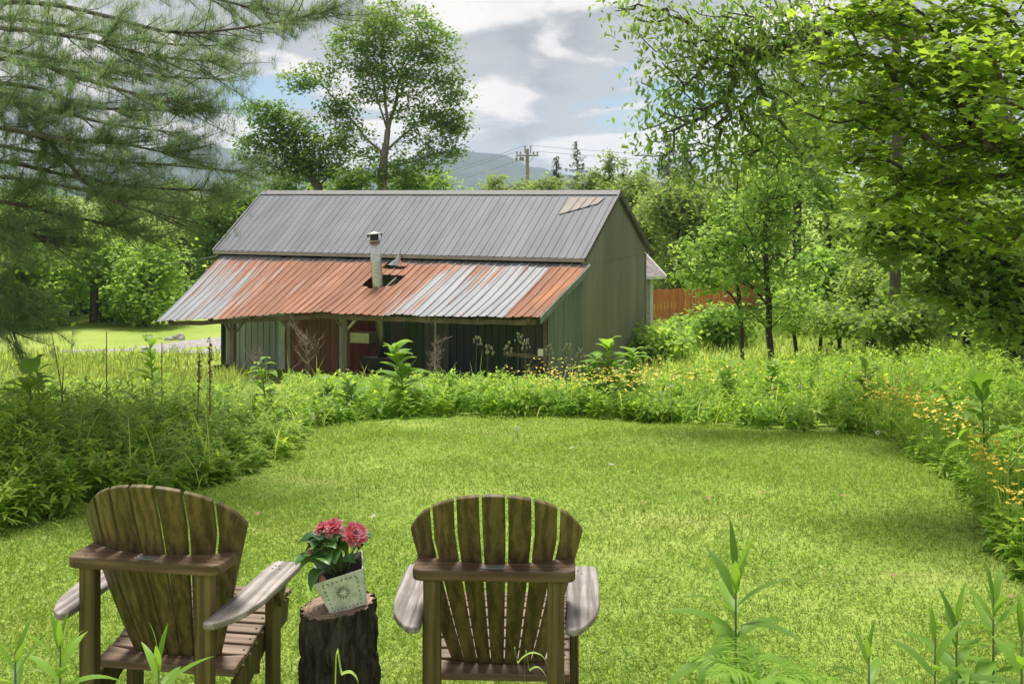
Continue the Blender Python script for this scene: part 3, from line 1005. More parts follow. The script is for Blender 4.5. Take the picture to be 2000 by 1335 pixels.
def lean_to():
    """rusted sheets from under the eave down to the sagging front edge"""
    us = [0.0, 0.06, 0.20, 0.36, 0.425, 0.47, 0.50, 0.56, 0.75, 1.0]
    pxs = [305, 372, 470, 575, 640, 662, 690, 745, 860, 1053]
    pys = [628, 625.5, 620, 611.5, 607.5, 611.5, 613, 614.5, 618, 621]
    OUT = 3.4
    low = []
    for px, py in zip(pxs, pys):
        low.append(loc_ray(px, py, plane_y=-OUT))
    lx = [p.x for p in low]; lz = [p.z for p in low]
    xl, xr = -RL + 0.18, 0.10

    def surf(u, v):
        # v 0 at the wall, 1 at the front edge
        xt = xl + (xr - xl) * u
        xb = lx[0] + (lx[-1] - lx[0]) * u
        zb = float(np.interp(xb, lx, lz))
        zt = ZE - 0.17
        x = xt + (xb - xt) * v
        y = 0.10 + (-OUT - 0.10) * v
        sag = -0.05 * math.sin(math.pi * v) * (1 + 0.6 * math.sin(u * 17))
        wav = 0.012 * math.sin(u * 61 + v * 5)
        return Vector((x, y, zt + (zb - zt) * v + sag * 0.7 + wav))

    def nrm(u, v):
        e = 0.01
        a = surf(u + e, v) - surf(u - e, v); b = surf(u, v + e) - surf(u, v - e)
        n = b.cross(a).normalized()
        return n if n.z > 0 else -n

    def find_uv(px, py):
        best = None
        for i in range(0, 201):
            for j in range(0, 81):
                pass
        return best

    # photo pixel -> (u, v) by Newton steps on the surface
    def uv_of(px, py):
        u, v = 0.5, 0.5
        for _ in range(40):
            def pix(u, v):
                p = surf(u, v)
                wpt = BO + CU * p.x + CV * p.y + Vector((0, 0, p.z))
                return 1000 + wpt.x / wpt.y * FPX, HOR + (EYE - wpt.z) / wpt.y * FPX
            x0, y0 = pix(u, v); e = 1e-3
            xu, yu = pix(u + e, v); xv, yv = pix(u, v + e)
            J = np.array([[xu - x0, xv - x0], [yu - y0, yv - y0]]) / e
            du, dv = np.linalg.solve(J, [px - x0, py - y0])
            u += float(np.clip(du, -.2, .2)); v += float(np.clip(dv, -.2, .2))
        return u, v
    hole = [uv_of(*p) for p in ((703, 555), (727, 537), (795, 537), (775, 556), (750, 562), (720, 562))]
    split = [uv_of(*p) for p in ((746, 524), (765, 510), (785, 520), (800, 524), (775, 528))]

    def inside(poly, u, v):
        c = False
        n = len(poly)
        for i in range(n):
            (x1, y1), (x2, y2) = poly[i], poly[(i + 1) % n]
            if (y1 > v) != (y2 > v) and u < (x2 - x1) * (v - y1) / (y2 - y1) + x1: c = not c
        return c

    lean = MB()
    # rafters below the sheets: the part that carries them
    for k in range(9):
        u = 0.03 + 0.94 * k / 8
        if 0.44 < u < 0.6: u += 0.05
        a, b = surf(u, 0.02), surf(u, 0.965)
        lean.bar(a - Vector((0, 0, 0.13)), b - Vector((0, 0, 0.12)), 0.05, 0.10)
    root = lean.build('lean_to_roof', M_old_wood, barn)
    ns = 14
    vs = [i / 40 for i in range(41)]
    LW = 11.2
    rng = random.Random(4)
    for k in range(ns):
        u0, u1 = k / ns, (k + 1) / ns
        lift = 0.004 * (k % 2) + 0.002
        ext = rng.uniform(-0.012, 0.016)

        def fn(w, v, h, lift=lift, ext=ext):
            u = w / LW
            vv = v * (1 + ext)
            return surf(u, vv) + nrm(min(max(u, .01), .99), min(max(vv, .01), .99)) * (h + lift)

        def keep(w, v):
            return not (inside(hole, w / LW, v) or inside(split, w / LW, v))
        o = ribbed('roof_sheet', fn, u0 * LW, u1 * LW + 0.02, vs, M_rust, root, uvf=lambda w, v: (w / LW, v), keep=keep, pitch=LW / 49, h=0.028, rw=0.06)
        sm = o.modifiers.new('sheet_gauge', 'SOLIDIFY'); sm.thickness = 0.003; sm.offset = -1
    # torn flap of sheet bent up beside the flue
    a, b, c_ = uv_of(757, 519), uv_of(797, 523), uv_of(781, 512)
    pa, pb, pc = surf(*a) + Vector((0, 0, .03)), surf(*b) + Vector((0, 0, .03)), surf(*c_) + Vector((0, 0, .03))
    V, F = [], []
    for i in range(7):
        f = i / 6
        lo = pa.lerp(pb, f)
        rise = 0.40 * math.sin(math.pi * min(1, f * 1.15)) ** 1.2
        hi = lo.lerp(pc, 0.6) + Vector((0.05 - 0.2 * f, 0.24 - 0.1 * f, rise))
        mid = lo.lerp(hi, 0.5) + Vector((0, -0.03, 0.03 * (i % 2)))
        V += [lo, mid, hi]
    for i in range(6):
        for j in range(2):
            q = i * 3 + j
            F.append((q, q + 3, q + 4, q + 1))
    fl = MB().add(V, F).build('bent_flap', M_rust, root)
    fl['label'] = 'torn roof flap bent upward behind the flue'
    uvl = fl.data.uv_layers.new(name='UVMap')
    for lp in fl.data.loops:
        i = lp.vertex_index
        uvl.data[lp.index].uv = (0.80 + 0.01 * (i // 3), 0.7) if i // 3 < 4 else (0.42, 0.5)
    sm = fl.modifiers.new('sheet_gauge', 'SOLIDIFY'); sm.thickness = 0.003
    # pale board seen through the hole
    # front edge beam, posts, braces
    bm = MB()
    for i in range(20):
        u0, u1 = 0.02 + 0.96 * i / 20, 0.02 + 0.96 * (i + 1) / 20
        p, q = surf(u0, 0.90), surf(u1, 0.90)
        bm.bar(p - Vector((0, 0, 0.24)), q - Vector((0, 0, 0.24)), 0.06, 0.12)
    bm.build('front_beam', M_old_wood, barn)
    for px, w in ((455, 0.13), (566, 0.10), (675, 0.15)):
        g = loc_ray(px, 640, plane_y=-2.95)
        wp = BO + CU * g.x + CV * g.y
        zg = float(gz(wp.x, wp.y)) - BO.z - 0.15
        u = (g.x - lx[0]) / (lx[-1] - lx[0])
        top = surf(u, 0.89).z - 0.18
        post = MB().bar((g.x, g.y, zg), (g.x, g.y, top - 0.1), w, w).build('post', M_old_wood, barn)
        for s in (-1, 1):
            MB().bar((g.x + s * 0.02, g.y, top - 0.42), (g.x + s * 0.34, g.y, top - 0.08), 0.05, 0.06).build('brace', M_pale_wood if (w > .14 and s > 0) else M_old_wood, post)
    # edge flashing on the right verge
    e = MB()
    for i in range(8):
        p, q = surf(1.0, i / 8), surf(1.0, (i + 1) / 8)
        e.bar(p + Vector((0.035, 0, -0.06)), q + Vector((0.035, 0, -0.06)), 0.02, 0.17)
    e.build('verge_flashing', M_fibre, root)
    # blue-green side cheek under the right verge
    def cheek(u, v, h):
        y = 0.12 - u
        t = (0.10 - y) / (OUT + 0.10)
        ztop = surf(1.0, max(0, t)).z - 0.13
        return Vector((-0.09 + h, y, -0.2 + (ztop + 0.2) * v))
    for k in range(3):
        ribbed('side_sheet', cheek, 0.88 * k, 0.88 * (k + 1) + 0.01, [0, 0.5, 1], M_fibre, barn, pitch=0.075, h=0.016, rw=0.05)
    g = Vector((-0.16, -2.5, 0))
    MB().bar((g.x, g.y, -0.2), (g.x, g.y, surf(0.985, 0.76).z - 0.2), 0.10, 0.10).build('post', M_old_wood, barn)
    MB().bar((-1.3, -2.44, 1.30), (-0.2, -2.44, 1.26), 0.05, 0.10).build('cross_rail', M_old_wood, barn)
    MB().box((-0.36, -2.52, 1.30), (-0.12, -2.46, 1.47)).build('pale_block', M_white_trim, barn)
    return surf, uv_of


surf, uv_of = lean_to()


def walls():
    x0, x1 = -RL + 0.12, -0.12
    y0, y1 = 0.15, 2 * WR - 0.12
    # gable end, lower and upper courses of sheet
    def gable_top(y):
        return ZE + (ZR - ZE) * (1 - abs(y - WR) / WR) - 0.10
    nsh = 7
    for k in range(nsh):
        a, b = y0 + (y1 - y0) * k / nsh, y0 + (y1 - y0) * (k + 1) / nsh
        ribbed('gable_sheet', lambda u, v, h: Vector((x1 + h, u, -0.35 + v * (ZE - 0.12 + 0.35))), a, b, [0, 0.5, 1], M_siding, barn,
               pitch=0.115, h=0.014, rw=0.04)
        ribbed('gable_sheet', lambda u, v, h: Vector((x1 + h + 0.022, u, ZE - 0.17 + v * max(0.01, gable_top(u) - (ZE - 0.17)))), a, b, [0, 1], M_siding, barn,
               pitch=0.115, h=0.014, rw=0.04)
    MB().bar((x1 + 0.012, y0 - 0.02, -0.35), (x1 + 0.012, y0 - 0.02, ZE - 0.12), 0.07, 0.07).build('corner_trim', M_siding, barn)
    MB().bar((x1 + 0.012, y1 + 0.02, -0.35), (x1 + 0.012, y1 + 0.02, ZE - 0.16), 0.07, 0.07).build('corner_trim', M_siding, barn)
    # left gable and back wall
    b = MB()
    b.add([(x0, y0 + 0.03, -0.4), (x0, y1, -0.4), (x0, y1, ZE - 0.15), (x0, WR, ZR - 0.12), (x0, y0 + 0.03, ZE - 0.12)], [(0, 1, 2, 3, 4)])
    b.build('left_gable_wall', M_siding_pale, barn)
    MB().add([(x0, y1, -0.4), (x1 - 0.02, y1, -0.4), (x1 - 0.02, y1, ZE - 0.15), (x0, y1, ZE - 0.15)], [(0, 1, 2, 3)]).build('back_wall', M_siding, barn)
    # front wall behind the lean-to: a patchwork of old sheets
    def fx(px): return loc_ray(px, 660, plane_y=y0).x
    def front(u, v, h): return Vector((u, y0 - h, -0.4 + v * (ZE + 0.25)))
    def sheets(pa, pb, n, m, **kw):
        a, bb = fx(pa), fx(pb)
        for k in range(n):
            ribbed('wall_sheet', front, a + (bb - a) * k / n, a + (bb - a) * (k + 1) / n, [0, 1], m, barn, **kw)
    kw = dict(pitch=0.21, h=0.02, rw=0.05)
    sheets(441, 546, 3, M_siding_pale, **kw)
    xdl, xdr = fx(558), fx(664)
    MB().box((fx(546), y0 - 0.05, -0.4), (xdl, y0 + 0.02, 2.05)).build('door_jamb', M_jamb, barn)
    MB().box((xdr, y0 - 0.05, -0.4), (fx(675), y0 + 0.02, 2.05)).build('door_jamb', M_jamb, barn)
    MB().box((fx(546), y0 - 0.052, 2.05), (fx(675), y0 + 0.02, 2.13)).build('door_lintel', M_jamb, barn)
    door = MB().box((xdl + 0.02, y0 - 0.012, -0.3), (xdr - 0.02, y0 + 0.01, 2.04)).build('door', M_dark_iron, barn)
    for k in range(6):
        wd = (xdr - xdl - 0.04) / 6
        a = xdl + 0.02 + wd * k
        MB().box((a + 0.008, y0 - 0.034, -0.3), (a + wd - 0.008, y0 - 0.0125, 2.035)).build('door_board', M_door, door)
    MB().box((fx(546), y0 - 0.03, 2.13), (fx(690), y0, ZE - 0.2)).build('over_door_board', M_old_wood, barn)
    # dark hood board slung over the door
    a, bb = fx(530), fx(692)
    MB().add([(a - 0.15, -0.55, 2.20), (bb, -0.55, 2.12), (bb, -0.15, 2.62), (a + 0.15, -0.15, 2.62),
              (a - 0.15, -0.53, 2.16), (bb, -0.53, 2.08), (bb, -0.11, 2.58), (a + 0.15, -0.11, 2.58)],
             [(0, 1, 2, 3), (7, 6, 5, 4), (0, 4, 5, 1), (1, 5, 6, 2), (2, 6, 7, 3), (3, 7, 4, 0)]).build('door_hood', M_old_wood, barn)
    a, bb = fx(675), fx(738)
    for k in range(4):
        MB().box((a + (bb - a) * k / 4 + 0.006, y0 - 0.03 - 0.004 * (k % 2), -0.4), (a + (bb - a) * (k + 1) / 4 - 0.006, y0, ZE - 0.2)).build('wall_board', M_red_board, barn)
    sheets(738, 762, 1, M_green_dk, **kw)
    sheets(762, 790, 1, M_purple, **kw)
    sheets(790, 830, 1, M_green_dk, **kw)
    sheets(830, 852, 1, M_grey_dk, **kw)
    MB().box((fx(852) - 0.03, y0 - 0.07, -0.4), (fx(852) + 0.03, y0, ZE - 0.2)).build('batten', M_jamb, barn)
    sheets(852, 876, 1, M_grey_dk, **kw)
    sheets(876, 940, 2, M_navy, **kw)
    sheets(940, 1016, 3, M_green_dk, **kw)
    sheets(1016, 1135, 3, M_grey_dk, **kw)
    # pale metal box beside the door post, with its bracket
    p = loc_ray(709, 658, plane_y=-0.42)
    MB().box((p.x - 0.30, -0.62, p.z - 0.15), (p.x + 0.30, -0.18, p.z + 0.15)).build('wall_box', M_box_metal, barn, bevel=0.012)
    MB().bar((p.x, -0.18, p.z), (p.x, y0, p.z), 0.06, 0.06).build('box_bracket', M_dark_iron, barn)


walls()


def flue():
    u, v = uv_of(738, 556)
    base = surf(u, v)
    tp = loc_ray(731.5, 470, plane_y=base.y + 0.0)
    axis = (tp - base)
    ax = axis.normalized()
    r = 0.145
    zg = 0.9
    foot = base - ax * ((base.z - zg) / ax.z)
    flue_o = MB().tube([foot, base, base + axis * 0.5, base + axis], [r] * 4, 24).build('flue_pipe', M_steel, barn, smooth=False)
    flue_o.data.polygons.foreach_set('use_smooth', [len(p.vertices) == 4 for p in flue_o.data.polygons])
    top = base + axis
    rot = Vector((0, 0, 1)).rotation_difference(ax).to_matrix()

    def cap(prof, name, mat):
        mb = MB().lathe(prof, sides=24)
        mb.v = [tuple(top + rot @ Vector(p)) for p in mb.v]
        o = mb.build(name, mat, flue_o)
        return o
    cap([(r + 0.055, -0.02), (r + 0.055, 0.0), (r - 0.02, 0.025)], 'collar', M_steel)
    cap([(r - 0.03, 0.0), (r - 0.03, 0.17)], 'cap_neck', M_dark_iron)
    cap([(r + 0.02, 0.165), (r + 0.075, 0.175), (r + 0.075, 0.19), (0.10, 0.225), (0.01, 0.25)], 'rain_cap', M_steel)
    for k in range(5):
        a = k * 2 * math.pi / 5 + 0.4
        p = Vector((math.cos(a) * (r + 0.05), math.sin(a) * (r + 0.05), 0))
        MB().bar(top + rot @ (p + Vector((0, 0, 0.115))), top + rot @ (p + Vector((0, 0, 0.172))), 0.03, 0.03).build('cap_bracket', M_dark_iron, flue_o)
    # stove under the flue
    wp = BO + CU * foot.x + CV * foot.y
    zg2 = float(gz(wp.x, wp.y))
    st = empty('wood_stove', (wp.x, wp.y, zg2), -PHI, 'black iron wood stove below the flue pipe under the lean-to', 'stove')
    h = BO.z + zg - zg2
    MB().box((-0.5, -0.35, 0.35), (0.5, 0.35, h + 0.01)).build('firebox', M_black_stove, st, bevel=0.02)
    MB().box((-0.25, -0.375, 0.5), (0.2, -0.352, h - 0.12)).build('stove_door', M_dark_iron, st, bevel=0.008)
    for sx in (-1, 1):
        for sy in (-1, 1):
            MB().box((sx * 0.42 - 0.04, sy * 0.27 - 0.04, -0.1), (sx * 0.42 + 0.04, sy * 0.27 + 0.04, 0.352)).build('leg', M_black_stove, st)


flue()


# ------------------------------------------------------------------ small house behind the barn
def house():
    a = R(24)
    o = Vector((274 / FPX * 41.0, 41.0, 0)); o.z = float(gz(o.x, o.y))
    h = empty('cottage', o, a, 'small grey clapboard cottage with a plum shingle roof behind the barn', 'house')
    Wd, D = 2.9, 4.2
    zt = EYE - (545 - HOR) / FPX * 41.0 - o.z + 0.12
    MB().box((-Wd, 0.03, -0.3), (-0.02, D, zt)).build('wall', M_clap, h)
    n = int(zt / 0.17)
    for k in range(n):
        z = 0.05 + k * 0.17
        MB().add([(-Wd, 0.028, z), (-0.09, 0.028, z), (-0.09, 0.028, z + 0.17), (-Wd, 0.028, z + 0.17), (-Wd, -0.004, z), (-0.09, -0.004, z)],
                 [(4, 5, 2, 3), (0, 1, 5, 4), (1, 2, 5), (0, 4, 3)]).build('clapboard', M_clap, h)
    MB().box((-0.09, -0.02, -0.3), (0.02, 0.05, zt)).build('corner_board', M_white_trim, h)
    ov = 0.34
    roof = MB()
    zr = zt + 1.15
    roof.add([(-Wd - 0.2, -ov, zt - 0.06), (ov, -ov, zt - 0.06), (ov, D / 2, zr), (-Wd - 0.2, D / 2, zr), (ov, D + ov, zt - 0.06), (-Wd - 0.2, D + ov, zt - 0.06)] +
             [(-Wd - 0.2, -ov, zt + 0.02), (ov, -ov, zt + 0.02), (ov, D / 2, zr + 0.08), (-Wd - 0.2, D / 2, zr + 0.08), (ov, D + ov, zt + 0.02), (-Wd - 0.2, D + ov, zt + 0.02)],
             [(6, 7, 8, 9), (9, 8, 10, 11), (0, 3, 2, 1), (3, 5, 4, 2), (0, 1, 7, 6), (4, 5, 11, 10), (1, 2, 8, 7), (2, 4, 10, 8), (0, 6, 9, 3), (3, 9, 11, 5)])
    rf = roof.build('roof', M_shingle, h)
    MB().bar((-Wd - 0.2, -ov - 0.02, zt - 0.03), (ov, -ov - 0.02, zt - 0.03), 0.03, 0.11).build('fascia', M_white_trim, rf)
    MB().bar((ov + 0.018, -ov, zt - 0.03), (ov + 0.018, D / 2, zr + 0.03), 0.03, 0.12).build('rake_board', M_white_trim, rf)
    MB().add([(0.0, 0.05, zt), (0.0, D - 0.05, zt), (0.0, D / 2, zr - 0.05)], [(0, 1, 2)]).build('gable', M_clap, h)
    wx = -0.62
    w_ = MB().box((wx - 0.35, -0.028, zt - 1.0), (wx, -0.005, zt - 0.28)).build('window', M_white_trim, h)
    MB().box((wx - 0.31, -0.034, zt - 0.94), (wx - 0.05, -0.0285, zt - 0.34)).build('pane', M_glass, w_)


house()


# ------------------------------------------------------------------ orange board fence
def fence():
    runs = [((1271, 45.0, 565.5), (1392, 46.0, 562)), ((1388, 46.3, 553), (1560, 49.0, 549))]
    root = None
    rng = random.Random(2)
    for (pa, da, ya), (pb, db, yb) in runs:
        A, B_ = at(pa, ya, da), at(pb, yb, db)
        if root is None:
            root = empty('board_fence', (A.x, A.y, float(gz(A.x, A.y))), 0, 'orange stained vertical board fence behind the saplings', 'fence')
        L = (B_ - A).length
        n = int(L / 0.15)
        for k in range(n):
            f0, f1 = (k + 0.04) / n, (k + 0.96) / n
            p, q = A.lerp(B_, f0), A.lerp(B_, f1)
            zg = float(gz(p.x, p.y)) - 0.1
            off = Vector((0, rng.uniform(-0.01, 0.01), rng.uniform(-0.02, 0.02)))
            p, q = p + off, q + off
            mb = MB().add([(p.x, p.y, zg), (q.x, q.y, zg), (q.x, q.y, q.z), (p.x, p.y, p.z), (p.x, p.y + .022, zg), (q.x, q.y + .022, zg), (q.x, q.y + .022, q.z), (p.x, p.y + .022, p.z)],
                          [(0, 1, 2, 3), (7, 6, 5, 4), (0, 3, 7, 4), (1, 5, 6, 2), (3, 2, 6, 7)])
            mb.v = [(x - root.location.x, y - root.location.y, z - root.location.z) for x, y, z in mb.v]
            mb.build('board', M_fence, root)
        for dz in (0.35, 1.1):
            mb = MB().bar(A - Vector((0, -.06, dz)), B_ - Vector((0, -.06, dz)), 0.04, 0.09)
            mb.v = [(x - root.location.x, y - root.location.y, z - root.location.z) for x, y, z in mb.v]
            mb.build('fence_rail', M_fence, root)


fence()


# ------------------------------------------------------------------ utility pole and wires
def pole():
    d = 85.0
    b = on_ground(1030, d)
    t = at(1030, 291, d)
    root = empty('utility_pole', b, 0, 'grey wooden utility pole with a crossarm above the barn roof', 'utility pole')
    h = t.z - b.z
    MB().tube([(0, 0, -0.3), (0, 0, h * .5), (0, 0, h)], [0.17, 0.15, 0.12], 10).build('pole', M_pole, root)
    za = h - (304 - 291) / FPX * d
    MB().box((-0.82, -0.22, za - 0.055), (0.82, -0.12, za + 0.055)).build('crossarm', M_pole, root)
    for s in (-1, 1):
        MB().bar((s * 0.06, -0.24, za - 0.55), (s * 0.5, -0.24, za - 0.06), 0.05, 0.03).build('arm_brace', M_pole, root)
    ins = []
    for x in (-0.75, -0.5, 0.45, 0.72):
        MB().lathe([(0.03, 0.08), (0.075, 0.14), (0.05, 0.20), (0.075, 0.25), (0.03, 0.31)], (x, -0.205, za), 8).build('insulator', M_insul, root)
        ins.append((x, -0.205, za + 0.31))
    for x in (-0.10, 0.14):
        MB().lathe([(0.04, -0.3), (0.04, 0.12), (0.075, 0.16), (0.05, 0.22), (0.03, 0.26)], (x * 1.7, 0, h), 8).build('insulator', M_insul, root)
    for x in (-0.95, -0.62, -0.4):
        MB().lathe([(0.05, -0.42), (0.09, -0.30), (0.09, -0.18), (0.03, -0.1), (0.02, -0.078)], (x * 0.82, -0.205, za), 8).build('cutout_fuse', M_insul, root)
    W_ = lambda x, y, z: Vector((b.x + x, b.y + y, b.z + z))

    def wire(p, q, sag, label, r=0.012, name='power_line'):
        pts = [p.lerp(q, i / 16) - Vector((0, 0, sag * 4 * (i / 16) * (1 - i / 16))) for i in range(17)]
        o = MB().tube(pts, r, 5).build(name, M_wire)
        tag(o, label, 'power line', 'overhead wires')
    wire(W_(0.24, 0, h + 0.26), at(1900, 306, 95), 0.6, 'topmost overhead wire running right from the utility pole')
    wire(W_(0.72, -0.2, za + 0.3), at(1900, 316, 95), 0.6, 'lower overhead wire running right from the crossarm')
    wire(W_(-0.17, 0, h + 0.26), at(560, 372, 240), 2.2, 'topmost overhead wire running left from the utility pole')
    wire(W_(-0.75, -0.2, za + 0.3), at(540, 380, 235), 2.2, 'middle overhead wire running left from the crossarm')
    wire(W_(-0.5, -0.2, za - 0.3), at(520, 384, 228), 2.6, 'lowest overhead wire running left from the crossarm fuses')
    # service cable into the left end of the barn
    e = BO + CU * (-RL - 0.05) + CV * 0.3 + Vector((0, 0, ZE - 0.15))
    wire(e, at(255, 506, 56), 0.25, 'dark service cable running into the left end of the barn', 0.022, 'service_cable')


pole()


# ------------------------------------------------------------------ field details
def rock(px, py, w, h, label, seed):
    p = ray_ground(px, py)
    k = p.y / FPX
    mb = MB()
    V, F = [], []
    n, m = 12, 7
    for j in range(m):
        ph = (j / (m - 1)) * math.pi * 0.62
        for i in range(n):
            th = 2 * math.pi * i / n
            v = Vector((math.sin(ph) * math.cos(th), math.sin(ph) * math.sin(th), math.cos(ph)))
            s = 1 + 0.45 * mnoise.noise(v * 1.3 + Vector((seed, 0, 0)))
            V.append((v.x * s * w * k / 2, v.y * s * w * k / 2.6, v.z * s * h * k))
    for j in range(m - 1):
        for i in range(n):
            F.append((j * n + i, (j + 1) * n + i, (j + 1) * n + (i + 1) % n, j * n + (i + 1) % n))
    o = mb.add(V, F).build('boulder', M_rock)
    o.location = p
    tag(o, label, 'rock', 'boulders beside the drive')


rock(350, 663, 27, 12, 'taller brown-grey boulder beside the gravel drive, nearer the barn', 3.2)
rock(329, 664, 22, 7, 'low pale boulder beside the gravel drive, left of the taller one', 9.1)
p = ray_ground(287, 664)
o = MB().lathe([(0.07, -0.1), (0.075, 0.1), (0.06, 0.2)], (0, 0, 0), 8).build('stub_post', M_dark_iron)
o.location = p
tag(o, 'short dark stub post in the field left of the boulders', 'post')
p, q = ray_ground(385, 734), ray_ground(448, 721)
o = MB().tube([p + Vector((0, 0, .08)), p.lerp(q, .5) + Vector((0, 0, .13)), q + Vector((0, 0, .10))], [0.06, 0.08, 0.07], 8).build('fallen_log', M_bark)
tag(o, 'thin fallen log lying in the grass left of the barn', 'log')
# ------------------------------------------------------------------ garden chairs
def make_chair(loc, rz, label):
    c = empty('garden_chair', loc, rz, label, 'chair', 'wooden garden chairs on the lawn')
    LEAN = R(21)
    ZB, YB = 0.27, 0.185        # foot of the back
    LT = 0.775

    def back(s, t, h):
        """s across, t up the back, h thickness towards the front"""
        bow = 0.125 * (s / 0.30) ** 2 * (0.55 + 0.45 * t / LT)
        return Vector((s, YB - t * math.sin(LEAN) + bow + h * math.cos(LEAN), ZB + t * math.cos(LEAN) + h * math.sin(LEAN)))

    def ttop(s):
        return 0.50 + 0.276 * math.sqrt(max(0.0, 1 - (s / 0.346) ** 2))
    n = 7
    for i in range(n):
        def edge(f, t, i=i):
            g = min(1, t / 0.58)
            half = 0.178 + (0.335 - 0.178) * g ** 0.92
            gap = 0.004 + 0.0075 * g
            wd = 2 * half / n
            return -half + wd * i + gap / 2 + (wd - gap) * f
        V, F = [], []
        rows, cols = 6, 4
        for h in (0.0, 0.021):
            for r_ in range(rows):
                for k in range(cols):
                    f = k / (cols - 1)
                    tt = ttop(edge(f, 0.7))
                    t = tt * r_ / (rows - 1)
                    V.append(back(edge(f, t), t, h))
        q = rows * cols
        for r_ in range(rows - 1):
            for k in range(cols - 1):
                a = r_ * cols + k
                F.append((a, a + 1, a + cols + 1, a + cols))
                F.append((q + a, q + a + cols, q + a + cols + 1, q + a + 1))
        rim = [k for k in range(cols)] + [r_ * cols + cols - 1 for r_ in range(1, rows)] + \
              [(rows - 1) * cols + k for k in range(cols - 2, -1, -1)] + [r_ * cols for r_ in range(rows - 2, 0, -1)]
        for a, b in zip(rim, rim[1:] + rim[:1]):
            F.append((b, a, q + a, q + b))
        MB().add(V, F).build('back_slat', M_wood_z, c, bevel=0.004)
    # rail across the back, hollowed to the curve of the slats
    ZRL, TR = 0.680, 0.042
    tr = (ZRL + TR - ZB) / math.cos(LEAN)

    def railf(s):
        p = back(s, tr, 0)
        return p.y - 0.002
    out = []
    hw = 0.300
    ss = [-hw + 2 * hw * i / 16 for i in range(17)]
    rear = -0.082
    out += [(-hw + 0.03, rear), (hw - 0.03, rear), (hw - 0.006, rear + 0.012), (hw, rear + 0.035)]
    out += [(s, railf(s)) for s in reversed(ss)]
    out += [(-hw, rear + 0.035), (-hw + 0.006, rear + 0.012)]
    rail = MB().prism(out, lambda x, y, h: (x, y, ZRL + h), TR).build('back_rail', M_wood_x, c, bevel=0.008, segs=3)
    # plaque with two lines of wording too small to read
    MB().box((-0.043, rear + 0.022, ZRL + TR), (0.043, rear + 0.056, ZRL + TR + 0.003)).build('plaque', M_plaque, rail)
    sc = MB()
    for sx in (-1, 1):
        for (x, y) in ((0.235, rear + 0.03), (0.235, rear + 0.085)):
            sc.box((sx * x - 0.004, y - 0.004, ZRL + TR), (sx * x + 0.004, y + 0.004, ZRL + TR + 0.0012))
        sc.box((sx * 0.038 - 0.0025, rear + 0.037, ZRL + TR + 0.003), (sx * 0.038 + 0.0025, rear + 0.042, ZRL + TR + 0.0045))
    o = sc.build('screw_heads', M_screw, rail); o['kind'] = 'stuff'
    # rear posts
    for s in (-1, 1):
        MB().box((s * 0.228 - 0.032, -0.062, -0.02), (s * 0.228 + 0.032, -0.012, ZRL)).build('rear_post', M_wood_z, c, bevel=0.006)
    # arms
    ZA = 0.515
    for s in (-1, 1):
        prof = [(0.263, -0.135), (0.290, -0.148), (0.318, -0.130), (0.350, -0.075), (0.378, 0.0), (0.394, 0.12), (0.398, 0.3), (0.396, 0.50), (0.388, 0.528), (0.370, 0.54),
                (0.285, 0.54), (0.270, 0.525), (0.266, 0.46), (0.268, 0.2), (0.262, 0.0)]
        if s < 0: prof = [(-x, y) for x, y in reversed(prof)]
        arm = MB().prism(prof, lambda x, y, h: (x, y, ZA + h + 0.02 * (y - 0.1)), 0.026).build('armrest', M_wood_arm, c, bevel=0.007, segs=3)
        sc = MB()
        for (x, y) in ((0.30, 0.44), (0.315, 0.475), (0.33, 0.44), (0.30, 0.475)):
            z = ZA + 0.026 + 0.02 * (y - 0.1)
            sc.box((s * x - 0.004, y - 0.004, z - 0.001), (s * x + 0.004, y + 0.004, z + 0.0012))
        o = sc.build('screw_heads', M_screw, arm); o['kind'] = 'stuff'
        MB().box((s * 0.300 - 0.018, 0.40, -0.02), (s * 0.300 + 0.018, 0.49, ZA + 0.006)).build('front_leg', M_wood_z, c, bevel=0.006)
        MB().prism([(0.38, ZA + 0.005), (0.51, ZA + 0.007), (0.44, ZA - 0.12)], lambda y, z, h, s=s: (s * (0.322 + h), y, z), 0.02).build('arm_bracket', M_wood_z, c, bevel=0.003)
        # seat side running down and back to the ground behind
        ol = [(-0.20, 0.0), (-0.10, 0.0), (0.42, 0.24), (0.66, 0.27), (0.68, 0.36), (0.55, 0.365), (0.20, 0.262), (-0.22, 0.11)]
        MB().prism(ol, lambda y, z, h, s=s: (s * (0.262 + h), y, z - 0.01), 0.019 * 1).build('seat_side', M_wood_z, c, bevel=0.004)
    # seat slats, rear one broad and hollowed
    def seat_z(y): return float(np.interp(y, [0.15, 0.20, 0.55, 0.66], [0.238, 0.254, 0.357, 0.352]))
    ol = [(-0.281, 0.10), (0.281, 0.10), (0.281, 0.205)] + [(s, 0.205 - 0.03 * (1 - (s / 0.28) ** 2)) for s in (0.2, 0.1, 0.0, -0.1, -0.2)] + [(-0.281, 0.205)]
    MB().prism(ol, lambda x, y, h: (x, y, seat_z(y) + h + 0.006), 0.03).build('rear_seat_board', M_wood_seat, c, bevel=0.005)
    y = 0.215
    k = 0
